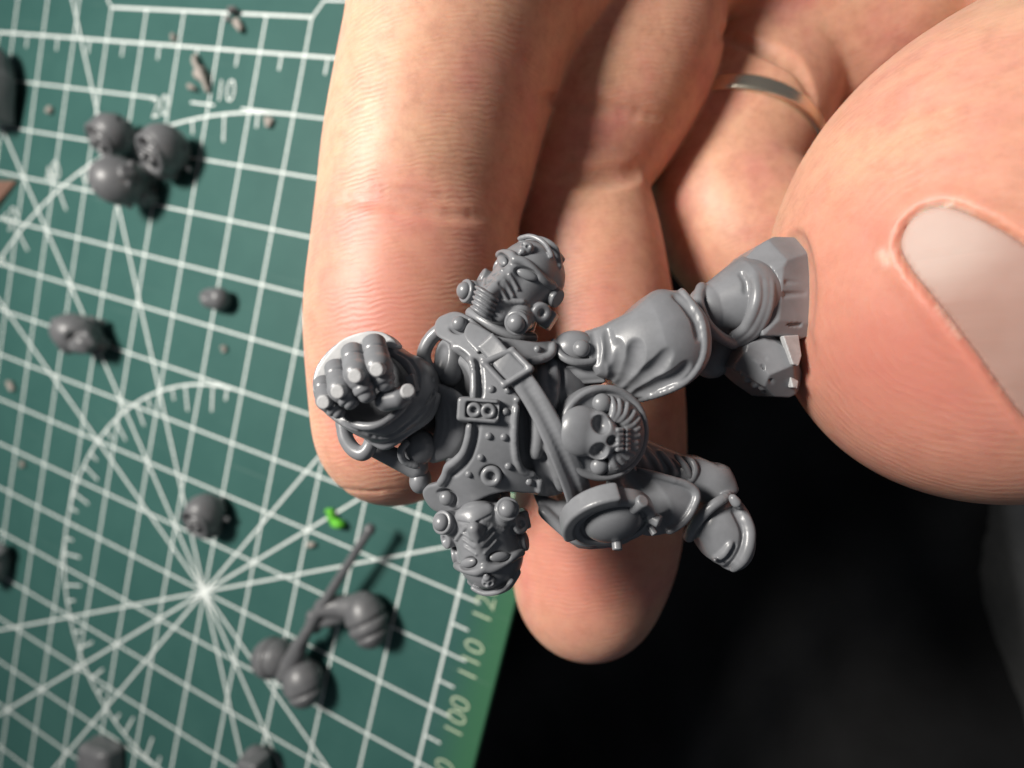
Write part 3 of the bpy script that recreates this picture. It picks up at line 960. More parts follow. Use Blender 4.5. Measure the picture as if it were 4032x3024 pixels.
# ---- belt keeper above the plate
g = Grid(*box_of([(2150, 1290), (2400, 1540)], -0.4, 3.2), V)
g.add(ell(q(2262, 1372, 1.4), (0.82, 0.66, 0.62)))
g.cut(box(q(2262, 1450, 2.2), (1.4, 0.26, 1.2)), 0.1)
tube(g, spline([q(2180, 1345, 1.6), q(2205, 1395, 1.95), q(2260, 1425, 2.1), q(2330, 1425, 1.95), q(2352, 1405, 1.7)], 5), 0.12, 0.08)
g.add(cyl(q(2228, 1480, 1.35), q(2372, 1468, 1.35), 0.42, 0.1), 0.03)
tube(g, [q(2232, 1446, 1.70), q(2368, 1440, 1.72)], 0.06, 0.05)
tube(g, [q(2232, 1510, 1.62), q(2376, 1500, 1.64)], 0.08, 0.05)
keeper = partc('belt_keeper', g, q(2262, 1400, 1.6))
small('rivet', ME_RIVET, hit(g, 2290, 1372) , keeper, 0.98)

# ---- raised leg: trouser, shin, rubble foot
g = Grid(*box_of([(2240, 1090), (2820, 1620)], -1.6, 3.4), V)
g.add(ell(q(2590, 1355, 0.7), (2.25, 2.25, 1.95), rotm(0, 0, 20)))
g.add(cap(q(2350, 1420, 0.9), q(2560, 1370, 0.9), 1.25, 1.9), 0.6)
OUT = [(2286, 1325), (2313, 1289), (2367, 1281), (2403, 1263), (2457, 1238), (2493, 1213), (2530, 1177), (2566, 1148), (2602, 1137), (2638, 1144), (2682, 1142), (2706, 1160), (2732, 1200), (2764, 1252), (2776, 1310), (2778, 1394), (2750, 1459), (2692, 1516), (2602, 1556), (2512, 1582), (2460, 1560), (2400, 1500), (2340, 1480), (2300, 1400)]
inter(g, slab(outline(OUT, 1.4, 2), 3.4, 5.2, 0.1), 0.25)
src = g.clone(); src.d = g.d.copy()
for pts, r in (([(2418, 1520), (2428, 1450), (2424, 1390), (2412, 1350)], [0.20, 0.30, 0.26, 0.20]), ([(2440, 1530), (2474, 1462), (2492, 1400), (2496, 1360)], [0.20, 0.34, 0.30, 0.22]), ([(2470, 1545), (2540, 1490), (2592, 1440), (2625, 1395)], [0.20, 0.30, 0.26, 0.20]), ([(2500, 1562), (2590, 1528), (2660, 1492), (2705, 1450)], [0.16, 0.30, 0.26, 0.20])):
    groove(g, pts, r, 0.19, 0.15, src=src)
groove(g, [(2390, 1300), (2398, 1360), (2396, 1420)], [0.02, 0.05, 0.03], 0.03, 0.25, src=src)
groove(g, [(2335, 1312), (2346, 1370), (2345, 1430)], [0.03, 0.08, 0.04], 0.03, 0.2, src=src)
groove(g, [(2660, 1165), (2700, 1205), (2735, 1262), (2750, 1330)], [0.04, 0.06, 0.05, 0.02], 0.03, 0.2, src=src)
stroke(g, [(2684, 1146), (2728, 1202), (2760, 1256), (2772, 1320), (2770, 1392), (2742, 1456), (2688, 1510), (2604, 1548), (2518, 1574)], 0.11, 0.0, 0.08, src=src)
part('trouser_leg', g)

g = Grid(*box_of([(2700, 980), (3080, 1500)], -2.4, 2.6), V)
g.add(cap(q(2800, 1210, -0.1), q(2930, 1175, -0.1), 0.95, 1.55))
g.add(cap(q(2800, 1420, -1.4), q(2860, 1330, -1.2), 0.75, 0.8), 0.3)
sr = g.clone(); sr.d = g.d.copy()
for pts, r in (([(2762, 1130), (2748, 1180), (2760, 1230), (2785, 1280), (2830, 1322), (2890, 1356)], 0.19),):
    P = [q(x, y, z) for (x, y), z in zip(pts, (0.2, 0.75, 0.95, 0.95, 0.75, 0.3))]
    tube(g, spline(P, 5), r, 0.08)
for pts, r, zz in (([(2925, 1030), (2965, 1080), (2980, 1150), (2968, 1220), (2935, 1290), (2890, 1325)], 0.20, (0.2, 1.0, 1.35, 1.3, 0.9, 0.4)), ([(2985, 1032), (3018, 1085), (3028, 1150), (3015, 1235), (2975, 1305), (2915, 1345)], 0.20, (0.1, 0.9, 1.3, 1.25, 0.85, 0.3)), ([(2955, 1030), (2992, 1085), (3005, 1150), (2992, 1228), (2955, 1298), (2902, 1336)], 0.24, (0.1, 0.9, 1.28, 1.22, 0.85, 0.3))):
    tube(g, spline([q(x, y, z) for (x, y), z in zip(pts, zz)], 5), r, 0.06)
groove(g, [(2915, 1075), (2935, 1110), (2938, 1150)], 0.07, 0.03, 0.12, src=sr)
part('boot', g, label='boot of the raised leg')

# rubble under the raised boot: faceted planes
def rock(lo, hi, planes, outl, z0, zt, th, cuts=(), h=0.05):
    gg = Grid(lo, hi, h)
    gg.add(slab(outl, zt, th, 0.05))
    for p, n in planes:
        n = np.array(n, float); n = n / np.linalg.norm(n); p = np.asarray(p)
        d = (gg.x - p[0]) * n[0] + (gg.y - p[1]) * n[1] + (gg.z - p[2]) * n[2]
        gg.d = np.maximum(gg.d, d).astype(np.float32)
    for a, b, r in cuts: gg.cut(cap(a, b, r), 0.05)
    return gg
lo, hi = box_of([(2880, 900), (3220, 1620)], -2.8, 2.2)
g = rock(lo, hi, [(q(3010, 960, 0.5), (-0.5, 0.5, 0.9)), (q(3080, 1000, 1.0), (0.0, 0.6, 0.8)), (q(3120, 1150, 1.15), (0.25, 0.0, 0.95)), (q(3060, 1200, 1.25), (-0.3, 0.05, 0.95)), (q(3140, 1290, 1.0), (0.2, -0.4, 0.9))],
         outline([(2900, 1100), (2934, 1013), (2974, 974), (3010, 951), (3046, 933), (3122, 936), (3165, 965), (3185, 1000), (3185, 1320), (3120, 1340), (3040, 1330), (2960, 1330)], 0.3, 1), 0, 1.6, 3.2,
         [(q(3100, 1110, 1.25), q(3170, 1110, 1.15), 0.10), (q(3090, 1160, 1.25), q(3175, 1155, 1.1), 0.12), (q(3090, 1275, 1.05), q(3150, 1280, 1.0), 0.07), (q(3025, 1040, 1.0), q(3060, 1110, 1.2), 0.05)])
g2 = rock(lo, hi, [(q(3090, 1370, 1.0), (0.35, 0.75, 0.75)), (q(3020, 1420, 0.9), (-0.25, 0.1, 0.95)), (q(3125, 1400, 0.95), (0.8, 0.25, 0.6)), (q(3060, 1520, 0.6), (0.1, -0.6, 0.8)), (q(2940, 1460, 0.4), (-0.7, -0.4, 0.6)), (q(3135, 1510, 0.5), (0.7, -0.2, 0.7))],
         outline([(2921, 1361), (2894, 1441), (2939, 1482), (2970, 1510), (3001, 1531), (3046, 1562), (3113, 1566), (3150, 1540), (3170, 1459), (3175, 1330), (3100, 1300), (3000, 1310)], 0.2, 1), 0, 1.4, 3.0,
         [(q(2985, 1390, 0.9), q(3015, 1410, 0.95), 0.10), (q(2965, 1410, 0.8), q(3000, 1425, 0.9), 0.05), (q(3000, 1440, 0.85), q(3060, 1540, 0.7), 0.05)])
for k in range(26):
    t = k / 25
    px_, py_ = 2900 + 110 * t + random.uniform(-8, 8), 1450 + 95 * t + random.uniform(-10, 6)
    g2.add(sph(q(px_, py_, random.uniform(-0.4, 0.3)), random.uniform(0.06, 0.16)), 0.05)
g.d = np.minimum(g.d, g2.d)
rub = partc('rubble_base', g, q(3080, 1300, 0), label='faceted rubble under the raised boot')
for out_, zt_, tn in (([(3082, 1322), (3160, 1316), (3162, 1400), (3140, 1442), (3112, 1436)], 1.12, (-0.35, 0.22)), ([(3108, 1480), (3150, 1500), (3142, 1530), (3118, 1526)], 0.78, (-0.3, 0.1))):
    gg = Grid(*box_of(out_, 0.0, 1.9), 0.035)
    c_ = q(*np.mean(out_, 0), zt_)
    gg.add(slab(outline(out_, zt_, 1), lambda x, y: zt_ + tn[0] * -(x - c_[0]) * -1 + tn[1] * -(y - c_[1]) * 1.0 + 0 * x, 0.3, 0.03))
    link('glint_face', grid_mesh('glint_face', gg, M_CUT_GLINT, U, q(3080, 1300, 0)), rub)  # bright glints on the lower rock, put in as pale-coloured faces

# ---- lower leg: thigh, thigh plate, shin, toe
g = Grid(*box_of([(2420, 1760), (2760, 1960)], -1.4, 2.6), V)
g.add(cap(q(2470, 1800, 0.3), q(2640, 1850, 0.2), 0.95, 0.75))
for k in range(4):
    tube(g, spline([q(2480 + 60 * k, 1755 + 12 * k, 0.95), q(2520 + 60 * k, 1800 + 12 * k, 1.1), q(2545 + 58 * k, 1850 + 10 * k, 1.0)], 4), 0.04, 0.2)
part('thigh', g)
g = Grid(*box_of([(2380, 1800), (2780, 2130)], -0.4, 2.8), V)
TP = [(2400, 1880), (2440, 1850), (2495, 1842), (2570, 1858), (2640, 1878), (2701, 1895), (2740, 1920), (2752, 1955), (2735, 2000), (2712, 2040), (2674, 2078), (2629, 2100), (2540, 2110), (2470, 2060), (2400, 1990)]
cxy = q(2560, 1990, 1.6)[:2]
HTP = lambda x, y: 1.9 - 0.10 * (x - cxy[0])**2 - 0.22 * (y - cxy[1])**2
g.add(slab(outline(TP, 1.6, 3), HTP, 0.5, 0.08))
src = g.clone(); src.d = g.d.copy()
stroke(g, [(2495, 1850), (2570, 1866), (2640, 1886), (2697, 1903), (2732, 1926), (2742, 1956), (2727, 1998), (2704, 2036), (2668, 2070), (2630, 2090)], 0.11, 0.04, 0.08, src=src)
groove(g, [(2480, 1875), (2540, 1930), (2590, 2000), (2600, 2060)], 0.18, 0.12, 0.4, src=src)
part('thigh_plate', g)
g = Grid(*box_of([(2600, 1750), (3020, 2290)], -1.8, 2.6), V)
g.add(ell(q(2690, 1850, 0.3), (0.62, 0.60, 0.75)))
g.add(cap(q(2740, 1870, 0.2), q(2830, 1930, 0.3), 0.85, 0.80), 0.2)
g.add(ell(q(2800, 1880, 0.4), (0.95, 0.80, 0.75), rotm(0, 0, -30)), 0.2)
g.add(box(q(2868, 1880, 0.1), (0.22, 0.42, 0.5), rotm(0, 0, 20), 0.1), 0.08)
tube(g, spline([q(2690, 1790, 0.5), q(2722, 1812, 0.9), q(2738, 1850, 1.05), q(2722, 1890, 0.95), q(2700, 1905, 0.6)], 5), 0.10, 0.06)
inter(g, slab(outline([(2600, 1780), (2683, 1788), (2760, 1800), (2818, 1827), (2873, 1836), (2900, 1913), (2891, 1935), (2840, 1960), (2773, 1985), (2700, 1960), (2620, 1920)], 0.6, 2), 2.4, 4.0, 0.05), 0.15)
t_ = g.clone()
t_.add(ell(q(2835, 2090, 0.2), (1.75, 1.25, 1.25), rotm(0, 0, -58)))
inter(t_, slab(outline([(2885, 1935), (2935, 2000), (2968, 2076), (2970, 2134), (2950, 2200), (2912, 2245), (2870, 2252), (2837, 2229), (2791, 2202), (2756, 2140), (2735, 2090), (2770, 2010), (2830, 1965)], 0.7, 2), 2.4, 4.0, 0.1), 0.25)
ts = g.clone(); ts.d = t_.d.copy()
groove(t_, [(2862, 1965), (2900, 2030), (2925, 2090), (2922, 2150), (2895, 2205), (2862, 2240)], 0.06, 0.03, 0.14, src=ts)
stroke(t_, [(2885, 1960), (2925, 2020), (2950, 2085), (2946, 2150), (2922, 2205), (2885, 2240)], [0.13, 0.17, 0.18, 0.17, 0.15, 0.1], 0.0, 0.12, src=ts)
stroke(t_, [(2815, 2205), (2850, 2180), (2878, 2140)], [0.05, 0.09, 0.04], 0.0, 0.15, src=ts)
groove(t_, [(2838, 2215), (2872, 2185), (2895, 2145)], [0.04, 0.07, 0.03], 0.03, 0.12, src=ts)
g.d = np.minimum(g.d, t_.d)
tube(g, spline([q(2893, 1925, 0.5), q(2855, 1958, 1.25), q(2800, 1995, 1.35), q(2752, 2042, 1.1), q(2724, 2085, 0.7), q(2712, 2112, 0.3)], 5), [0.15 + 0.003 * i for i in range(26)], 0.04)
part('boot', g, label='boot of the lower leg with banded toe cap')

# ---- canteen and pouch on the hip
CC = q(2412, 2056, 2.3); TC = rotm(44, 8, 0)
def cc(x, y, z=0.0): return CC + TC @ np.array([x, y, z])
g = Grid(CC - [2.3, 2.0, 1.9], CC + [2.3, 2.0, 1.9], V)
g.add(cyl(cc(0, 0, -0.45), cc(0, 0, 0.15), 1.50, 0.12))
g.cut(cyl(cc(0, 0, 0.02), cc(0, 0, 0.6), 1.16, 0.05), 0.06)
can = partc('hip_canister', g, CC)
g = Grid(CC - 1.6, CC + 1.6, V); g.add(ell(cc(0, 0, 0.02), (1.02, 1.02, 0.52), TC))
link('dome', grid_mesh('dome', g, M_GREY, U, CC), can)
g = Grid(CC - [2.4, 2.0, 1.9], CC + [2.4, 2.0, 1.9], V)
for t in range(0, 61):
    a = math.radians(100 + 108 * t / 60); ca, sa = math.cos(a), math.sin(a)
    g.add(box(cc(1.58 * ca, 1.58 * sa, -0.12), (0.22, 0.14, 0.34), TC @ rotm(0, 0, math.degrees(a)), 0.1), 0.02)
link('clamp', grid_mesh('clamp', g, M_GREY, U, CC), can)
gr = Grid((-0.6, -0.6, -0.8), (0.6, 0.6, 0.6), 0.04); gr.add(cyl((0, 0, -0.5), (0, 0, 0.4), 0.28, 0.06))
ME_STUD = grid_mesh('stud', gr, M_GREY, U)
small('stud', ME_STUD, q(2514, 1985, 3.1), can, 0.78, Euler((math.radians(-35), math.radians(25), 0)))
small('stud', ME_STUD, q(2566, 2038, 2.3), can, 0.8, Euler((math.radians(20), math.radians(55), 0)))
small('stud', ME_STUD, q(2568, 2088, 2.2), can, 0.42, Euler((math.radians(50), math.radians(40), 0)))
small('stud', ME_STUD, q(2428, 2138, 2.2), can, 0.62, Euler((math.radians(60), 0, 0)))
g = Grid(*box_of([(2060, 1920), (2560, 2200)], -0.6, 2.6), V)
POUCH = [(2100, 1953), (2125, 1948), (2200, 1975), (2330, 1960), (2480, 2000), (2520, 2060), (2500, 2120), (2440, 2152), (2366, 2163), (2276, 2159), (2200, 2098), (2131, 2035), (2122, 2003)]
yy = q(2300, 2080, 1.0)
g.add(slab(outline(POUCH, 1.0, 2), lambda x, y: 1.35 - 0.06 * (x - yy[0])**2 - 0.35 * (y - yy[1])**2, 1.4, 0.2))
stroke(g, [(2135, 2010), (2190, 2060), (2260, 2120), (2330, 2135)], 0.12, 0.0, 0.2)
part('pouch', g)

# ---- forearm, gauntlet and fist in the neck
g = Grid(*box_of([(1300, 1560), (1760, 1900)], -0.8, 3.2), V)
g.add(cap(q(1740, 1670, -0.8), q(1580, 1640, 0.4), 0.7, 1.05))
g.add(sph(q(1656, 1760, 1.0), 0.62), 0.08)
tube(g, spline([q(1600, 1745, 1.6), q(1578, 1775, 1.7), q(1590, 1815, 1.5), q(1640, 1835, 1.3)], 4), 0.12, 0.05)
g.add(cap(q(1480, 1770, 0.9), q(1640, 1840, 0.6), 0.32, 0.45), 0.2)
tube(g, spline([q(1352, 1668, 1.4), q(1362, 1725, 1.5), q(1392, 1770, 1.6), q(1430, 1786, 1.7), q(1455, 1760, 1.7), q(1468, 1720, 1.5)], 5), [0.25] * 26, 0.05)
tube(g, [q(1352, 1660, 1.3), q(1420, 1690, 1.0), q(1500, 1740, 1.0)], 0.22, 0.2)
part('forearm', g)
GC = q(1485, 1535, 1.6)
g = Grid(*box_of([(1180, 1260), (1780, 1800)], -1.2, 4.4), V)
g.add(ell(GC, (2.25, 1.95, 2.0), rotm(0, 0, -25)))
g.add(cap(q(1500, 1540, 1.2), q(1620, 1540, 0.7), 1.75, 1.15), 0.5)
inter(g, slab(outline([(1234, 1531), (1251, 1453), (1285, 1403), (1336, 1345), (1390, 1318), (1454, 1303), (1505, 1308), (1550, 1345), (1607, 1389), (1675, 1403), (1722, 1440), (1733, 1490), (1728, 1560), (1702, 1640), (1607, 1705), (1529, 1758), (1488, 1748), (1444, 1718), (1342, 1650), (1260, 1590)], 1.8, 3), 4.5, 6.0, 0.1), 0.25)
pl = q(1440, 1500, 2.75); n_ = np.array([-0.10, 0.18, 0.97])
g.d = np.maximum(g.d, ((g.x - pl[0]) * n_[0] + (g.y - pl[1]) * n_[1] + (g.z - pl[2]) * n_[2])).astype(np.float32)
g.cut(ell(q(1440, 1510, 3.0), (1.62, 1.22, 1.3), rotm(0, 0, -28)), 0.08)
src = g.clone(); src.d = g.d.copy()
P = [q(1342, 1646, 2.7), q(1403, 1672, 3.05), q(1454, 1679, 3.2), q(1505, 1666, 3.2), q(1573, 1615, 3.1), q(1615, 1560, 2.9)]
tube(g, spline(P, 5), 0.11, 0.08)
P = [q(1444, 1715, 2.1), q(1488, 1745, 2.2), q(1529, 1752, 2.2), q(1607, 1700, 2.2), q(1690, 1640, 1.9), q(1722, 1560, 1.7)]
tube(g, spline(P, 5), 0.13, 0.08)
groove(g, [(1420, 1700), (1480, 1722), (1540, 1718), (1610, 1668), (1680, 1600), (1708, 1540)], 0.07, 0.03, 0.06, src=src)
groove(g, [(1560, 1380), (1620, 1420), (1650, 1480), (1640, 1550)], 0.06, 0.03, 0.08, src=src)
for k, (x, y) in enumerate(((1705, 1453), (1712, 1493))):
    g.cut(sph(hit(src, x, y), 0.13), 0.04)
gaunt = partc('gauntlet', g, GC)
g = Grid(*box_of([(1200, 1270), (1620, 1600)], 1.2, 4.2), 0.04)
RIM = [(1234, 1540), (1236, 1500), (1251, 1453), (1285, 1403), (1336, 1345), (1390, 1318), (1454, 1303), (1505, 1308), (1540, 1328), (1566, 1358), (1545, 1372), (1510, 1360), (1470, 1350), (1420, 1360), (1370, 1395), (1318, 1440), (1286, 1480), (1264, 1530), (1258, 1548)]
g.add(slab(outline(RIM, 2.7, 2), 2.75, 0.9, 0.06))
link('guard_rim', grid_mesh('guard_rim', g, M_CUT_GLINT, U, GC), gaunt, label='pale scuffed cut edge around the fist')
FING = [((1471, 1345, 2.9), (1490, 1445, 3.75), (1528, 1540, 3.75), 0.41, (1492, 1453)), ((1388, 1380, 3.0), (1408, 1470, 3.9), (1458, 1582, 3.9), 0.40, (1408, 1478)), ((1320, 1440, 2.9), (1342, 1532, 3.7), (1398, 1604, 3.75), 0.37, (1340, 1539)), ((1270, 1500, 2.6), (1287, 1575, 3.3), (1350, 1640, 3.35), 0.32, (1284, 1580))]
for a, b, c, r, bo in FING:
    A, B, C_ = q(*a), q(*b), q(*c)
    g = Grid(np.minimum(np.minimum(A, B), C_) - 0.7, np.maximum(np.maximum(A, B), C_) + 0.7, 0.035)
    g.add(cyl(A, A + (B - A) * 0.52, r, 0.12)); g.add(cyl(A + (B - A) * 0.42, B, r * 1.04, 0.12), 0.02)
    g.add(sph(B, r * 1.14), 0.03); g.add(cyl(B, B + (C_ - B) * 0.7, r, 0.1, r * 0.9), 0.04); g.add(cyl(B + (C_ - B) * 0.6, C_, r * 0.78, 0.16, r * 0.62), 0.02); g.cut(tor(A + (B - A) * 0.5, B - A, r * 1.02, 0.05), 0.03); g.cut(tor(B + (C_ - B) * 0.42, C_ - B, r * 0.98, 0.05), 0.03)
    g.add(cap(A + (B - A) * 0.95, B + (C_ - B) * 0.15, r * 1.02), 0.05)
    link('finger', grid_mesh('finger', g, M_GREY, U, GC), gaunt)
    small('bolt', ME_BOLT, q(bo[0], bo[1], b[2] + r - 0.06), gaunt, 0.84 if r > 0.3 else 0.78, Euler((0.12, -0.1, 0)))
g = Grid(*box_of([(1480, 1490), (1650, 1630)], 2.2, 4.4), 0.035)
g.add(cap(q(1520, 1578, 3.5), q(1568, 1568, 3.55), 0.36)); g.add(cyl(q(1560, 1570, 3.5), q(1612, 1548, 3.4), 0.33, 0.1), 0.08); g.add(box(q(1622, 1510, 3.0), (0.16, 0.30, 0.3), rotm(0, 0, 15), 0.05), 0.02)
link('thumb', grid_mesh('thumb', g, M_GREY, U, GC), gaunt)
small('bolt', ME_BOLT, q(1604, 1543, 3.78), gaunt, 0.85, Euler((-0.2, 0.3, 0)))

# ---- masked heads
def build_head(org, rot, label, hose, size=1.0, name='head'):
    g = Grid((-2.3, -2.3, -2.2), (2.3, 2.4, 2.3), 0.04)
    g.add(ell((0, 0.55, -0.15), (1.27, 1.30, 1.48)))
    g.add(ell((0, -0.50, 0.25), (1.16, 1.22, 1.12)), 0.30)
    g.add(cap((0, 0.42, 1.22), (0, -0.85, 1.66), 0.18, 0.24), 0.45); g.add(cap((-0.55, -1.3, 1.1), (0.55, -1.3, 1.1), 0.12), 0.08)
    g.add(ell((0, -1.15, 0.95), (0.72, 0.52, 0.55)), 0.3)
    g.add(cyl((0, -1.9, -0.35), (0, -1.2, -0.2), 0.85, 0.1), 0.2)
    for s in (-1, 1):
        tube(g, spline([np.array(p) * [s, 1, 1] for p in ((0, 0.60, 1.46), (0.30, 0.72, 1.36), (0.72, 0.66, 1.14), (1.08, 0.58, 0.80), (1.28, 0.62, 0.35))], 5), 0.12, 0.08)
        g.cut(ell((s * 0.58, 0.40, 1.27), (0.44, 0.22, 0.24), rotm(0, s * 28, s * 12)), 0.06)
        for k in range(3):
            y = 0.10 - 0.28 * k
            g.cut(cap((s * 0.14, y + 0.12, 1.64 + 0.04 * k), (s * 0.62, y - 0.20, 1.28 + 0.05 * k), 0.085), 0.03)
            g.add(cap((s * 0.16, y - 0.02, 1.52 + 0.04 * k), (s * 0.58, y - 0.29, 1.22 + 0.03 * k), 0.06), 0.05)
        # cheek hood, nozzle and ear housing
        g.add(ell((s * 0.98, -0.95, 0.55), (0.46, 0.50, 0.62)), 0.15)
        g.add(cyl((s * 1.0, -1.0, 0.6), (s * 1.26, -1.22, 1.24), 0.44, 0.06), 0.03)
        g.cut(tor((s * 1.19, -1.16, 1.07), (s * 0.26, -0.22, 0.64), 0.44, 0.05), 0.03)
        g.add(cyl((s * 1.1, 0.35, -0.15), (s * 1.50, 0.35, -0.1), 0.36, 0.08), 0.05); g.add(cyl((s * 1.1, -0.40, 0.1), (s * 1.52, -0.42, 0.48), 0.36, 0.08), 0.06); g.cut(sph((s * 1.56, -0.42, 0.50), 0.16), 0.03)
        g.add(box((s * 1.45, -0.45, -0.35), (0.25, 0.35, 0.45), rotm(0, s * 15, 0), 0.1), 0.1)
    for s in (-1, 1):
        g.cut(cap((s * 0.12, -1.02, 1.62), (s * 0.62, -1.12, 1.30), 0.05), 0.03)
        tube(g, spline([np.array(p) * [s, 1, 1] for p in ((0.30, -0.95, 1.48), (0.62, -0.70, 1.22), (0.92, -0.45, 0.98))], 4), 0.07, 0.05)
        g.cut(cap((s * 0.95, 0.30, 1.05), (s * 1.22, -0.15, 0.72), 0.06), 0.04)
    # crown rim and crest
    tube(g, spline([np.array(p) for p in ((-0.75, 1.45, 0.72), (-0.4, 1.66, 0.82), (0, 1.72, 0.86), (0.4, 1.66, 0.82), (0.75, 1.45, 0.72))], 5), 0.085, 0.04)
    tube(g, spline([np.array(p) for p in ((-0.95, 1.35, 0.2), (-0.5, 1.78, 0.2), (0, 1.90, 0.2), (0.5, 1.78, 0.2), (0.95, 1.35, 0.2))], 5), 0.11, 0.06)
    g.add(box((0, 1.72, -0.25), (0.55, 0.16, 0.55), None, 0.08), 0.08)
    R_ = Euler(tuple(math.radians(a) for a in rot), 'XYZ')
    o = link(name, grid_mesh(name, g, M_GREY, U), fig, tuple((np.asarray(org) - FOFF) * U), R_, label)
    o.scale = (size,) * 3
    for s in (-1, 1):
        e = Grid((-0.6, -0.4, -0.3), (0.6, 0.4, 0.3), 0.03); e.add(ell((0, 0, 0), (0.38, 0.17, 0.13)))
        link('eye_lens', grid_mesh('eye_lens', e, M_GREY, U), o, tuple(np.array((s * 0.58, 0.40, 1.19)) * U), Euler((0, math.radians(s * 28), math.radians(s * 12))))
        link('nozzle_cap', ME_RIVET, o, tuple(np.array((s * 1.26, -1.22, 1.25)) * U), Vector((s * 0.26, -0.22, 0.64)).to_track_quat('Z', 'Y').to_euler())
    e = Grid((-0.6, -0.7, -0.3), (0.6, 0.6, 0.6), 0.025)
    e.add(ell((0, 0.08, 0.05), (0.27, 0.25, 0.20))); e.add(ell((0, -0.17, 0.07), (0.15, 0.13, 0.14)), 0.05)
    for s in (-1, 1): e.cut(sph((s * 0.11, 0.02, 0.24), 0.085), 0.02)
    e.cut(sph((0, -0.10, 0.23), 0.04), 0.02); e.add(sph((0, -0.27, 0.06), 0.09), 0.03)
    link('skull_badge', grid_mesh('skull_badge', e, M_GREY, U), o, tuple(np.array((0, 1.10, 1.18)) * U), Euler((math.radians(-32), 0, 0)))
    if hose:
        e = Grid((-1.2, -2.3, 0.2), (1.2, -0.4, 2.4), 0.03)
        for k in range(5):
            t = k / 4
            c = np.array((-0.08 + 0.03 * t, -0.90 - 0.66 * t, 1.70 - 0.30 * t))
            e.add(ell(c, (0.52 - 0.05 * t, 0.12, 0.42)), 0.03)
        link('breathing_hose', grid_mesh('breathing_hose', e, M_GREY, U), o)
    return o


build_head(q(2052, 1135, 1.0), (6, -24, -35), 'masked head on the upper shoulder, tilted, with ribbed hose', True, 1.0)
build_head(q(1918, 2126, 1.0), (4, 6, 193), 'masked head on the lower shoulder, upside down', False, 0.97)
# collar bar under the upper head
g = Grid(*box_of([(1820, 1190), (2160, 1370)], -0.6, 2.4), V)
tube(g, spline([q(1855, 1232, 0.9), q(1900, 1262, 1.3), q(1970, 1300, 1.5), q(2040, 1325, 1.4), q(2095, 1330, 1.0)], 5), 0.22)
g.add(cyl(q(2000, 1330, 0.4), q(2030, 1230, 0.6), 0.9, 0.1), 0.1)
part('neck_ring', g)
g = Grid(*box_of([(1780, 1920), (2060, 2080)], -0.6, 2.4), V)
g.add(cyl(q(1915, 1930, -0.4), q(1925, 2060, 0.1), 0.95, 0.1))
part('neck_ring', g)
# ================================================================ spare parts and crumbs on the mat
def item(name, g, px, py, h, rz, label, cat, group=None, mat=None, rot=None):
    p = on_mat(px, py, h)
    me = grid_mesh(name, g, mat or M_SPARE, 1.0)
    o = link(name, me, None, (0, 0, 0))
    R_ = (Euler((0, 0, math.radians(rz))).to_matrix() @ Euler(tuple(math.radians(a) for a in (rot or (0, 0, 0)))).to_matrix())
    co_ = np.array([v.co for v in me.vertices]) @ np.array(R_).T
    o.matrix_world = Matrix.Translation((p[0], p[1], 0.004 - co_[:, 2].min())) @ R_.to_4x4()
    return tag(o, label, cat, group)


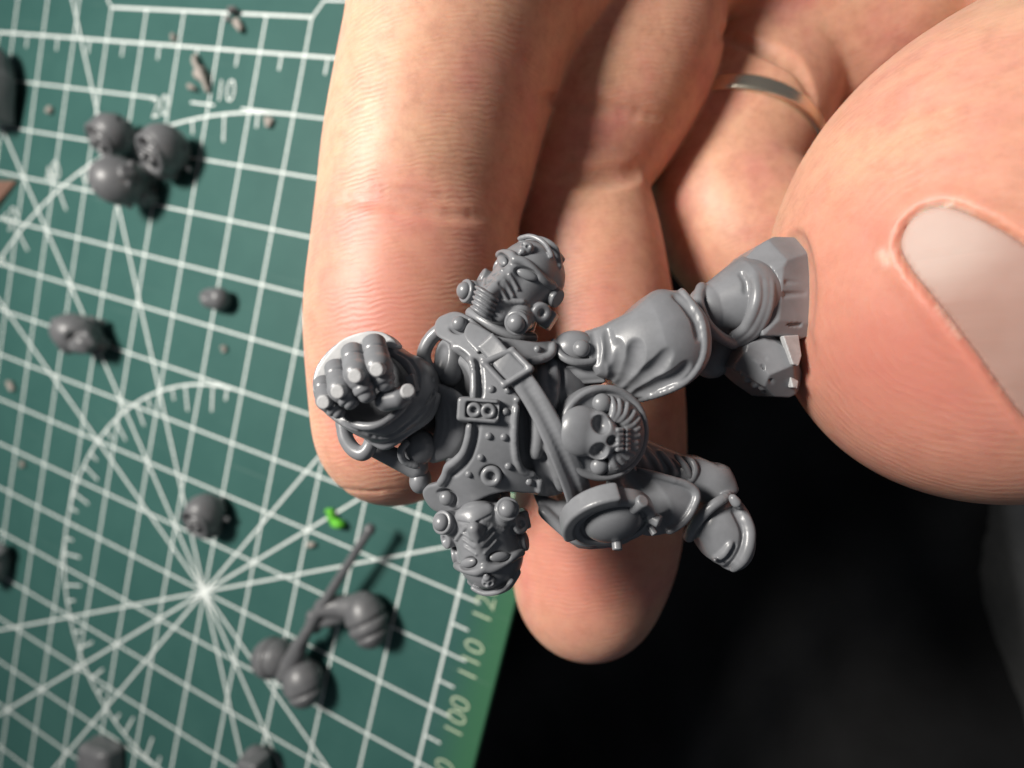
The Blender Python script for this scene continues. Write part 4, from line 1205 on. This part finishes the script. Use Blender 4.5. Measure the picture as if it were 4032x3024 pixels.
def bare_head(r, seed, face=True):
    rs = random.Random(seed)
    g = Grid((-r * 1.6,) * 3, (r * 1.6,) * 3, r / 24)
    def P(*a): return np.array(a) * r
    g.add(ell((0, 0, 0.05 * r), (0.88 * r, 0.95 * r, r)))
    if face:      # hood with a face in it, on the -y side
        g.cut(ell(P(0, -0.85, -0.15), (0.62 * r, 0.55 * r, 0.72 * r)), 0.05 * r)
        tube(g, [P(0.66 * math.sin(t), -0.62 - 0.06 * math.cos(t), -0.12 + 0.76 * math.cos(t)) for t in np.linspace(0, 2 * math.pi, 22)], 0.11 * r, 0.04 * r)
        g.add(ell(P(0, -0.35, -0.2), (0.46 * r, 0.48 * r, 0.6 * r)), 0.03 * r)
        tube(g, [P(-0.36, -0.72, 0.12), P(0, -0.84, 0.10), P(0.36, -0.72, 0.12)], 0.09 * r, 0.05 * r)
        for s in (-1, 1):
            g.cut(ell(P(s * 0.2, -0.84, -0.04), (0.14 * r, 0.16 * r, 0.10 * r)), 0.03 * r)
            g.add(ell(P(s * 0.24, -0.74, -0.25), (0.13 * r, 0.12 * r, 0.14 * r)), 0.06 * r)
        g.add(cap(P(0, -0.82, 0.02), P(0, -0.96, -0.22), 0.06 * r, 0.10 * r), 0.04 * r)
        g.cut(cap(P(-0.2, -0.84, -0.46), P(0.2, -0.84, -0.46), 0.05 * r), 0.03 * r)
        for k in range(5):
            a = rs.uniform(0.3, 2.8); g.cut(cap(P(0.9 * math.cos(a), 0.2, 0.95 * math.sin(a)), P(0.8 * math.cos(a + 0.4), 0.5, 0.85 * math.sin(a + 0.4)), 0.07 * r), 0.08 * r)
    else:
        tube(g, [P(-0.85, 0, 0.2), P(0, -0.1, 1.05), P(0.85, 0, 0.2)], 0.07 * r, 0.05 * r)
        for s in (-1, 1):
            g.add(cyl(P(s * 0.75, 0.1, -0.05), P(s * 1.0, 0.1, -0.05), 0.26 * r, 0.05 * r), 0.03 * r)
            g.add(cap(P(s * 0.4, -0.8, -0.35), P(s * 0.2, -0.9, -0.75), 0.16 * r), 0.06 * r)
        tube(g, [P(-0.8, -0.35, 0.1), P(0, -0.98, 0.2), P(0.8, -0.35, 0.1)], 0.10 * r, 0.05 * r)
        g.cut(ell(P(0, -0.98, -0.1), (0.4 * r, 0.15 * r, 0.14 * r)), 0.03 * r)
        g.add(ell(P(0, -0.72, -0.5), (0.42 * r, 0.42 * r, 0.42 * r)), 0.1 * r)
    g.add(cyl((0, 0.1 * r, -1.15 * r), (0, 0, -0.6 * r), 0.5 * r, 0.05 * r), 0.1 * r)
    g.add(box(P(0.9, 0.3, -0.3), (0.22 * r, 0.1 * r, 0.1 * r), None, 0.02 * r), 0.02 * r)
    return g


GH = 'spare grey heads lying on the mat'
item('head_casting', bare_head(0.41, 1), 447, 535, 0.40, -40, 'spare grey plastic head, upper left of the three touching heads', 'model head', GH, rot=(-60, 25, 0))
item('head_casting', bare_head(0.43, 2), 657, 592, 0.40, -25, 'spare grey plastic head, rightmost of the three touching heads', 'model head', GH, rot=(-60, 10, 0))
item('head_casting', bare_head(0.46, 3, False), 508, 725, 0.42, 20, 'smooth round spare grey head, lowest of the three touching heads', 'model head', GH, rot=(25, -20, 0))
item('head_casting', bare_head(0.43, 4, False), 325, 1318, 0.40, 70, 'round spare grey head lying alone on a grid line left of the index finger', 'model head', GH, rot=(-50, 20, 0))
item('head_casting', bare_head(0.37, 5), 808, 2025, 0.35, 10, 'spare grey head with a hollow, above the centre where the angle lines meet', 'model head', GH, rot=(-70, 0, 0))
g = Grid((-0.5,) * 3, (0.5,) * 3, 0.02)
g.add(ell((0, 0, 0), (0.32, 0.20, 0.18))); g.add(ell((0.16, 0.02, 0.05), (0.17, 0.2, 0.17)), 0.05); g.add(cap((-0.1, -0.1, 0.08), (0.1, 0.12, 0.12), 0.06), 0.05); g.cut(sph((-0.05, 0.0, 0.2), 0.08), 0.03)
item('hand_casting', g, 853, 1178, 0.15, 5, 'small grey spare hand piece lying near the index finger', 'model part')
# long chunk cut by the left border
g = Grid((-1.2, -1.2, -0.6), (1.2, 1.2, 0.6), 0.035)
g.add(ell((0, 0, 0), (0.55, 0.85, 0.42), rotm(0, 0, -10))); g.add(box((0.15, -0.3, 0.1), (0.35, 0.5, 0.35), rotm(10, 0, -15), 0.1), 0.15); g.cut(cap((0.3, -0.6, 0.4), (-0.1, 0.5, 0.5), 0.1), 0.08); g.add(cap((0.2, 0.55, 0.1), (0.45, 0.2, 0.2), 0.12), 0.08)
item('arm_casting', g, -48, 330, 0.4, 12, 'rough grey spare piece cut off by the left border near the top', 'model part')
g = Grid((-0.8, -0.8, -0.5), (0.8, 0.8, 0.5), 0.03)
g.add(ell((0, 0, 0), (0.34, 0.5, 0.3))); g.add(cyl((0, 0.1, 0), (0.2, 0.5, 0.1), 0.2, 0.05), 0.06); g.cut(cap((0.3, -0.2, 0.2), (0.1, 0.3, 0.3), 0.08), 0.05)
item('arm_casting', g, -28, 2225, 0.28, 0, 'dark grey spare piece cut off by the left border below the middle', 'model part')
g = Grid((-0.9, -0.9, -0.5), (0.9, 0.9, 0.5), 0.03)
for k in range(5):
    g.add(cap((-0.30 + 0.15 * k, -0.55, 0), (-0.26 + 0.13 * k, 0.42, 0.05), 0.14, 0.12), 0.06)
g.add(box((0, 0, -0.1), (0.42, 0.5, 0.2), None, 0.1), 0.08)
item('pack_casting', g, 385, 3030, 0.28, 12, 'ribbed grey spare piece cut off by the bottom border, further left', 'model part')
g = Grid((-0.8, -0.8, -0.5), (0.8, 0.8, 0.5), 0.03)
g.add(ell((0, 0, 0), (0.3, 0.5, 0.28), rotm(0, 0, 10))); g.add(box((0.05, 0.25, 0.1), (0.22, 0.2, 0.2), rotm(0, 0, 15), 0.06), 0.06); g.cut(cap((-0.2, -0.2, 0.3), (0.2, 0.0, 0.3), 0.07), 0.05)
item('pack_casting', g, 1000, 3045, 0.28, 0, 'knobbly grey spare piece cut off by the bottom border, further right', 'model part')

# staff held by two spare arms
def wp(px, py, h): return on_mat(px, py, h)
STAFF = [(1455, 2085, 0.55), (1380, 2205, 0.55), (1275, 2375, 0.52), (1190, 2520, 0.48), (1150, 2590, 0.42)]
W0 = wp(1250, 2500, 0.0)
st = link('staff_casting', None, None, tuple(W0))
tag(st, 'grey spare staff with three shoulder pieces on its arms, below the index fingertip', 'model part')
P = [wp(*p) - W0 for p in STAFF]
lo = np.min(P, 0) - 0.3; hi = np.max(P, 0) + 0.3
g = Grid(lo, hi, 0.02)
tube(g, P, [0.075, 0.068, 0.085, 0.095, 0.11]); g.add(sph(P[0], 0.095), 0.03)
link('shaft', grid_mesh('shaft', g, M_SPARE, 1.0), st)
def pad(px, py, h, r3, rz, bands):
    c = wp(px, py, h) - W0
    gg = Grid(c - max(r3) * 1.3, c + max(r3) * 1.3, 0.018)
    M_ = rotm(0, 0, rz)
    gg.add(ell(c, r3, M_))
    for b in bands:
        a = M_ @ np.array([b * r3[0], 0, 0]); s_ = math.sqrt(1 - b * b)
        Pt = [c + a + M_ @ np.array([0, math.cos(t) * r3[1] * s_, math.sin(t) * r3[2] * s_]) for t in np.linspace(0, 2 * math.pi, 20)]
        cuttube(gg, Pt, 0.035, 0.03)
    link('shoulder_piece', grid_mesh('shoulder_piece', gg, M_SPARE, 1.0), st)
pad(1072, 2590, 0.34, (0.36, 0.34, 0.32), 25, (0.25,))
pad(1195, 2688, 0.34, (0.40, 0.34, 0.32), -55, (0.3,))
pad(1445, 2440, 0.34, (0.46, 0.34, 0.32), -50, (0.0, 0.45))
g = Grid(wp(1120, 2780, 0) - W0 - 0.6, wp(1560, 2240, 1) - W0 + 0.6, 0.03)
tube(g, [wp(1275, 2390, 0.45) - W0, wp(1330, 2385, 0.38) - W0, wp(1400, 2390, 0.36) - W0], [0.16, 0.17, 0.2], 0.03)
tube(g, [wp(1225, 2455, 0.42) - W0, wp(1300, 2440, 0.36) - W0, wp(1350, 2420, 0.32) - W0], [0.1, 0.1, 0.12], 0.05)
tube(g, [wp(1180, 2540, 0.42) - W0, wp(1150, 2610, 0.36) - W0, wp(1130, 2640, 0.33) - W0], [0.14, 0.17, 0.2], 0.03)
tube(g, [wp(1235, 2425, 0.40) - W0, wp(1245, 2470, 0.36) - W0], [0.12, 0.1], 0.03)
link('arm', grid_mesh('arm', g, M_SPARE, 1.0), st)

# brown sliver at the left border
m_wood = simple_mat('brown_wood', (0.16, 0.085, 0.06), 0.7, 6, 0.25)
A, B, C_ = on_mat(-30, 720, 0.02), on_mat(72, 712, 0.02), on_mat(-30, 850, 0.02)
T_ = np.array([0, 0, 0.12])
cw = (A + B + C_) / 3
o = link('wood_sliver', raw_mesh('wood_sliver', [tuple(p - cw) for p in (A, B, C_, A + T_, B + T_ * 0.4, C_ + T_)], [(0, 2, 1), (3, 4, 5), (0, 1, 4, 3), (1, 2, 5, 4), (2, 0, 3, 5)], m_wood, False), None, tuple(cw - np.array([0, 0, 0.014])))
tag(o, 'pointed brown sliver poking in from the left border', 'sliver')


# crumbs
def crumb(px, py, r, col, label, name='crumb', group='plastic crumbs on the mat', rough=0.6):
    g = Grid((-3 * r,) * 3, (3 * r,) * 3, r / 5)
    for k in range(4):
        g.add(ell([random.uniform(-1, 1) * r, random.uniform(-1, 1) * r, random.uniform(0, 0.4) * r], [random.uniform(0.5, 1.1) * r for _ in range(3)]), 0.3 * r)
    item(name, g, px, py, r * 0.5, random.uniform(0, 360), label, 'crumb', group, CR[col])


CR = {'pale': simple_mat('pale_crumb', (0.36, 0.32, 0.29), 0.7), 'grey': simple_mat('grey_crumb', (0.16, 0.15, 0.15), 0.6), 'green': simple_mat('neon_green_crumb', (0.12, 0.50, 0.03), 0.5)}
for x, y, r, c, l in ((920, 62, 0.085, 'grey', 'grey crumb on the top frame line of the mat'), (800, 300, 0.09, 'pale', 'pale shaving at a tick mark, right of the number 20'), (945, 108, 0.07, 'pale', 'pale crumb just below the top frame line'),
                      (762, 352, 0.06, 'pale', 'pale crumb beside the number 10'), (200, 430, 0.06, 'pale', 'pale crumb above the three touching heads, near the left'), (50, 1520, 0.07, 'pale', 'pale crumb near the left border, below the lone round head'),
                      (1060, 478, 0.06, 'pale', 'pale crumb under the outer arc near the finger'), (92, 1825, 0.05, 'pale', 'pale crumb in a grid square by the left border'), (890, 1375, 0.05, 'pale', 'pale crumb below the small hand piece'),
                      (1230, 2145, 0.055, 'pale', 'pale crumb left of the staff tip'), (690, 150, 0.045, 'pale', 'pale crumb beside the ruler line at the top')):
    crumb(x, y, r, c, l)
crumb(1328, 2052, 0.11, 'green', 'neon green crumb below the tip of the index finger', 'green_crumb', 'neon green crumbs')
crumb(1308, 2012, 0.055, 'green', 'smaller neon green crumb touching the index fingertip', 'green_crumb', 'neon green crumbs')
# a thin curved shaving
g = Grid((-0.6,) * 3, (0.6,) * 3, 0.02)
tube(g, spline([np.array(p) for p in ((-0.12, 0.36, 0.0), (-0.05, 0.15, 0.12), (0.05, -0.1, 0.12), (0.02, -0.34, 0.0))], 5), [0.05] * 16)
item('plastic_shaving', g, 800, 285, 0.06, 25, 'thin curled plastic shaving above the number 10', 'shaving', None, CR['pale'])
